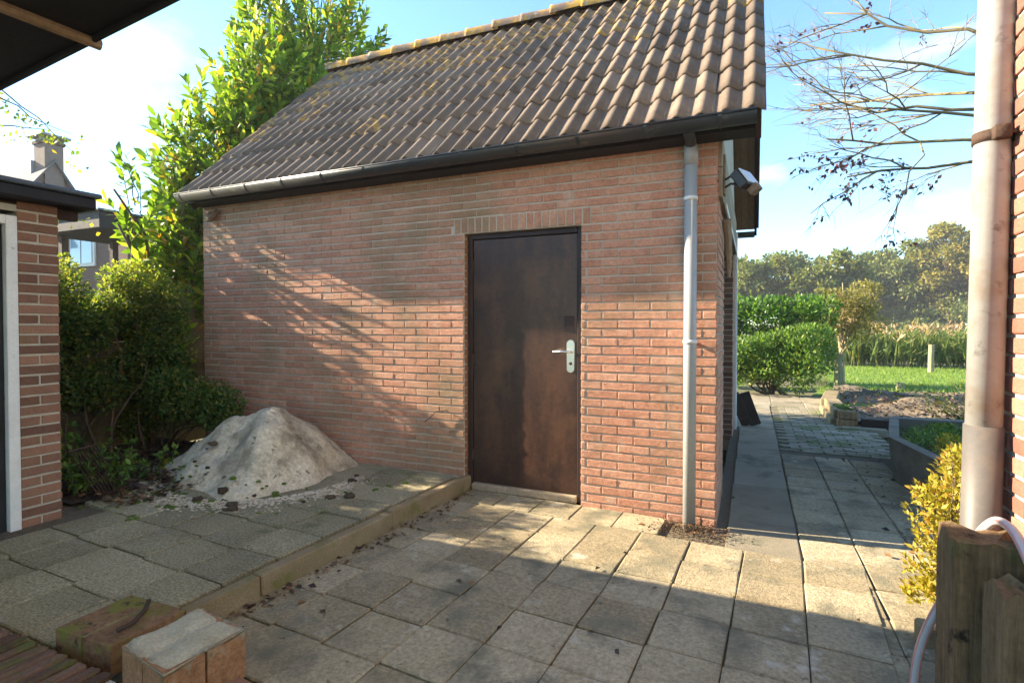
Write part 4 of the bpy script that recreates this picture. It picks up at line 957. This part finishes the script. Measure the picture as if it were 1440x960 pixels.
tag(MB().box(1.30, 1.78, 4.24, 4.36, -.05, .045, .008).build('kerb_strip', MT['klinker']), 'low concrete kerb strip before the dark plank', 'kerb')
for i in range(9):
    s = random.uniform(.05,.11); x, y = random.uniform(1.9,3.4), random.uniform(7.3,8.6)
    tag(clod(x, y, .02, s, None).build('rubble_stone', MT['concrete'], None, True), 'rough grey stone lying at the back of the garden bed', 'stone', 'stones in the garden bed')
def post(x, y, h, r, label, m='post_green'):
    o = MB().tube([(x,y,-.15),(x,y,h*.5),(x+.01,y,h)], [r*1.03,r,r*.97], 10).build('wooden_post', MT[m]); tag(o, label, 'post', 'garden posts')
# posts
post(1.95, 10.0, .72, .075, 'greenish round fence post beside the small autumn tree'); post(3.1, 10.0, .13, .085, 'short stub of a wooden post at the lawn edge'); post(5.0, 15.6, .78, .075, 'brown wooden post standing before the reeds', 'bark_pale')
# leaning dark planks
ld = empty('leaning_planks', (.2,4.0,JT), 'dark brown folded planks leaning at the far shed corner', 'planks')
for k, (dx, tl) in enumerate(((.05,-24), (.17,-20))): MB().box(-.07, .07, -.02+.05*k, .02+.05*k, 0, .46, .005, Matrix.Translation((.12+dx*.9, 3.98, JT)) @ Euler((R_(6), R_(tl), R_(8))).to_matrix().to_4x4()).build('plank', MT['dark_wood'], ld)
MB().box(-.072, .072, -.024, -.021, .10, .125, 0, Matrix.Translation((.12+.045, 3.98, JT)) @ Euler((R_(6), R_(-24), R_(8))).to_matrix().to_4x4()).build('strap', MT['rust'], ld)
# bushes
def bush(name, loc, C, n, size, lm, label, cat, width=.42, up=.4, spread=.7):
    e = empty(name, loc, label, cat); C = np.array(C); P, O = clump_points(C[:, :3], C[:, 3:], n, .55); ok = P[:, 2] > .03; P, O = P[ok], O[ok]
    foliage('foliage', lm, e, P, O, size, width, up, spread=spread, kind='stuff')
    mb = MB()
    for i in range(14): limb(mb, (loc[0]+random.gauss(0,.15), loc[1]+random.gauss(0,.15), -.05), C[random.randrange(len(C))][:3], .025, .006, 5, 4, .06)
    mb.build('stems', MT['bark'], e, True); return e
C = [(random.uniform(-.35,1.45), random.uniform(7.5,8.5), random.uniform(.35,1.12), .36, .34, .28) for i in range(34)]
bush('rounded_bush', (.6,8.0,0), C, 17000, .075, LF['rhodo'], 'rounded leafy green bush at the end of the path', 'bush')
C = [(-1.4 + .28*i + random.gauss(0,.05), 10.2 + random.gauss(0,.12), z, .30, .34, .30) for i in range(12) for z in (.5,1.0,1.45,1.72)]
bush('clipped_hedge', (.3,10.2,0), C, 16000, .10, LF['hedge'], 'tall clipped laurel hedge behind the rounded bush', 'hedge', .45, .8)
tree('autumn_tree', (2.15,11.0,-.03), 2.8, 'small autumn tree with pale forked trunk behind the bush', 'tree', LF['autumn'], MT['bark_pale'], rand_clumps(24, .12, 0, 1.75, .68, .6, .72, .26), 7000, .055, .075, fork=.22)
bd = empty('bed_shrub', (3.0,5.3,0), 'sparse sprawling yellow green shrub in the garden bed', 'shrub'); mb = MB(); P = []; O = []
for i in range(48):
    b = Vector((3.0+random.gauss(0,.12), 5.25+random.gauss(0,.12), .0)); t = b + Vector((random.gauss(-.1,.5), random.gauss(0,.4), random.uniform(.2,.52))); ps = limb(mb, b, t, .006, .002, 4, 5, .05)
    for p in ps[1:]:
        for k in range(8): P.append((p.x+random.gauss(0,.04), p.y+random.gauss(0,.04), p.z+random.gauss(0,.03))); O.append((random.gauss(0,1), random.gauss(0,1), .4))
mb.build('stems', MT['bark'], bd); foliage('leaves', LF['birch'], bd, np.array(P), unit(np.array(O)), .045, .4, .3, kind='stuff')
# reeds
n = 5200; bx = rng.uniform(2.4, 30, n); by = 17.3 + rng.random(n)*3.5; h = (.95+.42*rng.random(n))
base = np.column_stack([bx, by, np.full(n, -.1)]); lean = np.column_stack([rng.normal(size=n)*.16, rng.normal(size=n)*.16, np.ones(n)])
RP = [base]; RD = [lean]; RS = [h]
for k in range(4): q = rng.random(n)[:, None]; RP.append(base + lean*h[:, None]*(.15+.7*q)); RD.append(np.column_stack([rng.normal(size=n), rng.normal(size=n), .7+.5*rng.random(n)])); RS.append(.35+.35*rng.random(n))
re = empty('reed_bed', (10,18.5,0), 'dense bed of reeds with pinkish plumes beyond the lawn', 'reeds'); 
RP = np.vstack(RP); RD = np.vstack(RD); RS = np.concatenate(RS)
o = obj('reed_leaves', leaves_mesh('reed_leaves', RP, RD, rand_dirs(len(RP)), RS, .07), LF['reed'], re); o['kind'] = 'stuff'
idx = rng.choice(n, 1000); tp = base[idx] + lean[idx]*h[idx][:, None]; tp = np.repeat(tp, 5, 0) + rng.normal(size=(5000,3))*.05
o = obj('plumes', leaves_mesh('plumes', tp, np.column_stack([rng.normal(size=(5000,2))*.5+.3, np.ones(5000)*.8]), rand_dirs(5000), .20*(.6+.8*rng.random(5000)), .25), LF['plume'], re); o['kind'] = 'stuff'
# copper beech branches, upper right
be = empty('copper_beech', (3.15,4.6,0), 'nearly bare tree with golden twigs and purple leaves above right', 'tree')
mb = MB(); P = []; O = []
limb(mb, (3.15,4.6,-.1), (2.98,4.65,3.2), .17, .13, 10, 6, .01); limb(mb, (2.98,4.65,3.2), (2.85,4.75,7.5), .13, .03, 8, 6, .03)
def grow(a, d, L, r, lev):
    a = Vector(a); d = Vector(d).normalized(); b = a + d*L
    ps = limb(mb, a, b, r, r*.45, 6 if lev < 2 else 4, 5, .05, .03 if lev else 0)
    if lev == 3:
        if random.random() < (.30 if b.z < 3.8 else .03):
            for p in ps[2:]:
                for k in range(2): P.append((p.x+random.gauss(0,.03), p.y+random.gauss(0,.03), p.z-random.uniform(0,.05))); O.append((random.gauss(0,.7), random.gauss(0,.7), -.7))
        return
    for k in range((5, 4, 4)[lev]):
        t = random.uniform(.25, 1.0) if k else 1.0; i = min(4, int(t*5)); s = ps[i]
        nd = d + Vector((random.gauss(0,.55), random.gauss(0,.55), random.gauss(.12 if s.z > 4 else -.12,.45)))
        grow(s, nd, L*random.uniform(.42,.68), max(r*.5, .0020), lev+1)
for (z, dx, dy, dz, L) in ((3.4,-1,.05,-.02,1.6), (3.6,-1,-.12,.12,1.9), (4.0,-1,.1,.22,2.1), (4.4,-1,-.05,.35,2.1), (4.8,-1,.15,.5,2.1), (4.2,-.8,.6,.3,2.0), (5.2,-.8,-.1,.7,1.9), (4.1,.9,.2,.4,1.9), (4.8,.5,-.6,.6,1.7), (3.9,-.9,-.25,.1,1.8)): grow((2.97,4.66,z), (dx,dy,dz), L, .022, 0)
mb.build('branches', MT['twig'], be, True); foliage('leaves', LF['purple'], be, np.array(P), unit(np.array(O)), .062, .6, -.3, kind='stuff')
# far trees
far = [((2.6,50,0), 8.0, 'oak', 2.7, 1), ((-1.2,50,0), 7.4, 'oak', 2.5, 1), ((6.3,49,0), 7.8, 'oak', 2.3, 1), ((9.3,66,0), 8.2, 'oak', 2.6, 0), ((12.3,67,0), 9.6, 'oak', 2.8, 0), ((15.3,66,0), 10.8, 'oak', 3.0, 0),
       ((18.3,64,0), 11.8, 'oak_y', 3.0, 0), ((21.3,63,0), 12.3, 'oak_y', 3.1, 0), ((24.3,62,0), 12.8, 'oak', 3.2, 0), ((-5,52,0), 7.6, 'oak', 2.8, 1), ((6.8,72,0), 8.0, 'oak', 2.8, 0), ((28,62,0), 13, 'oak', 3.4, 0),
       ((11,82,0), 9.0, 'oak', 4.0, 0), ((17,84,0), 10.0, 'oak', 4.2, 0), ((23,83,0), 11.0, 'oak', 4.2, 0), ((29.5,82,0), 11.5, 'oak', 4.2, 0)]
LBL = ['open crowned oak tree above the clipped hedge, centre one', 'hazy broad tree at the left, partly hidden by the shed', 'open crowned tree right of centre above the hedge', 'low pale tree at the left end of the wood', 'broad green tree in the left of the wood', 'tall green tree in the middle of the wood',
       'yellowing tree in the right half of the wood', 'tall golden tree nearest the drainpipe', 'tall green tree behind the drainpipe', 'low tree hidden behind the shed gable', 'low hazy tree filling the gap behind the autumn tree', 'tall tree at the far right hidden by the house', 'dim rear tree glimpsed at the left end of the wood', 'dim rear tree glimpsed between the middle trunks', 'dim rear tree behind the yellowing trees', 'dim rear tree behind the drainpipe']
for (b, h, lf_, r, op), lb_ in zip(far, LBL):
    base_h = .66*h if op else (.62*h if b[1] < 75 else .42*h)
    cl_ = rand_clumps(30 if op else 44, 0, 0, base_h, r, r, h*(.32 if b[1] < 75 else .45), r*.36 if op else r*.40, .75)
    tree('oak_tree', b, h, lb_, 'tree', LF[lf_], MT['bark'], cl_, 8000 if op else 14000, .34, .24, 'far trees beyond the reeds', fork=.3, shell=.05)
us = empty('undergrowth', (16,64,0), 'low undergrowth at the foot of the far wood', 'undergrowth')
C = np.array([(random.uniform(4,34), random.uniform(60,74), random.uniform(.4,3.4), 1.7, 1.4, 1.3) for i in range(90)]); P, O = clump_points(C[:, :3], C[:, 3:], 20000, .3); foliage('leaves', LF['oak'], us, P, O, .30, .6, .3, kind='stuff')

# ================================================================ haze over the whole place
hz_ = MB().box(-32, 42, -12, 96, -1.2, 15.5).build('haze', None); tag(hz_, 'thin sunlit morning haze over the garden and field', 'haze', kind='stuff')
mh = bpy.data.materials.new('haze'); mh.use_nodes = True; nt = mh.node_tree
for n_ in list(nt.nodes):
    if n_.type == 'BSDF_PRINCIPLED': nt.nodes.remove(n_)
pv = nt.nodes.new('ShaderNodeVolumePrincipled'); pv.inputs['Color'].default_value = (.92,.95,1,1); pv.inputs['Density'].default_value = .0011; pv.inputs['Anisotropy'].default_value = .2
nt.links.new(pv.outputs[0], nt.nodes['Material Output'].inputs['Volume']); hz_.data.materials.clear(); hz_.data.materials.append(mh)
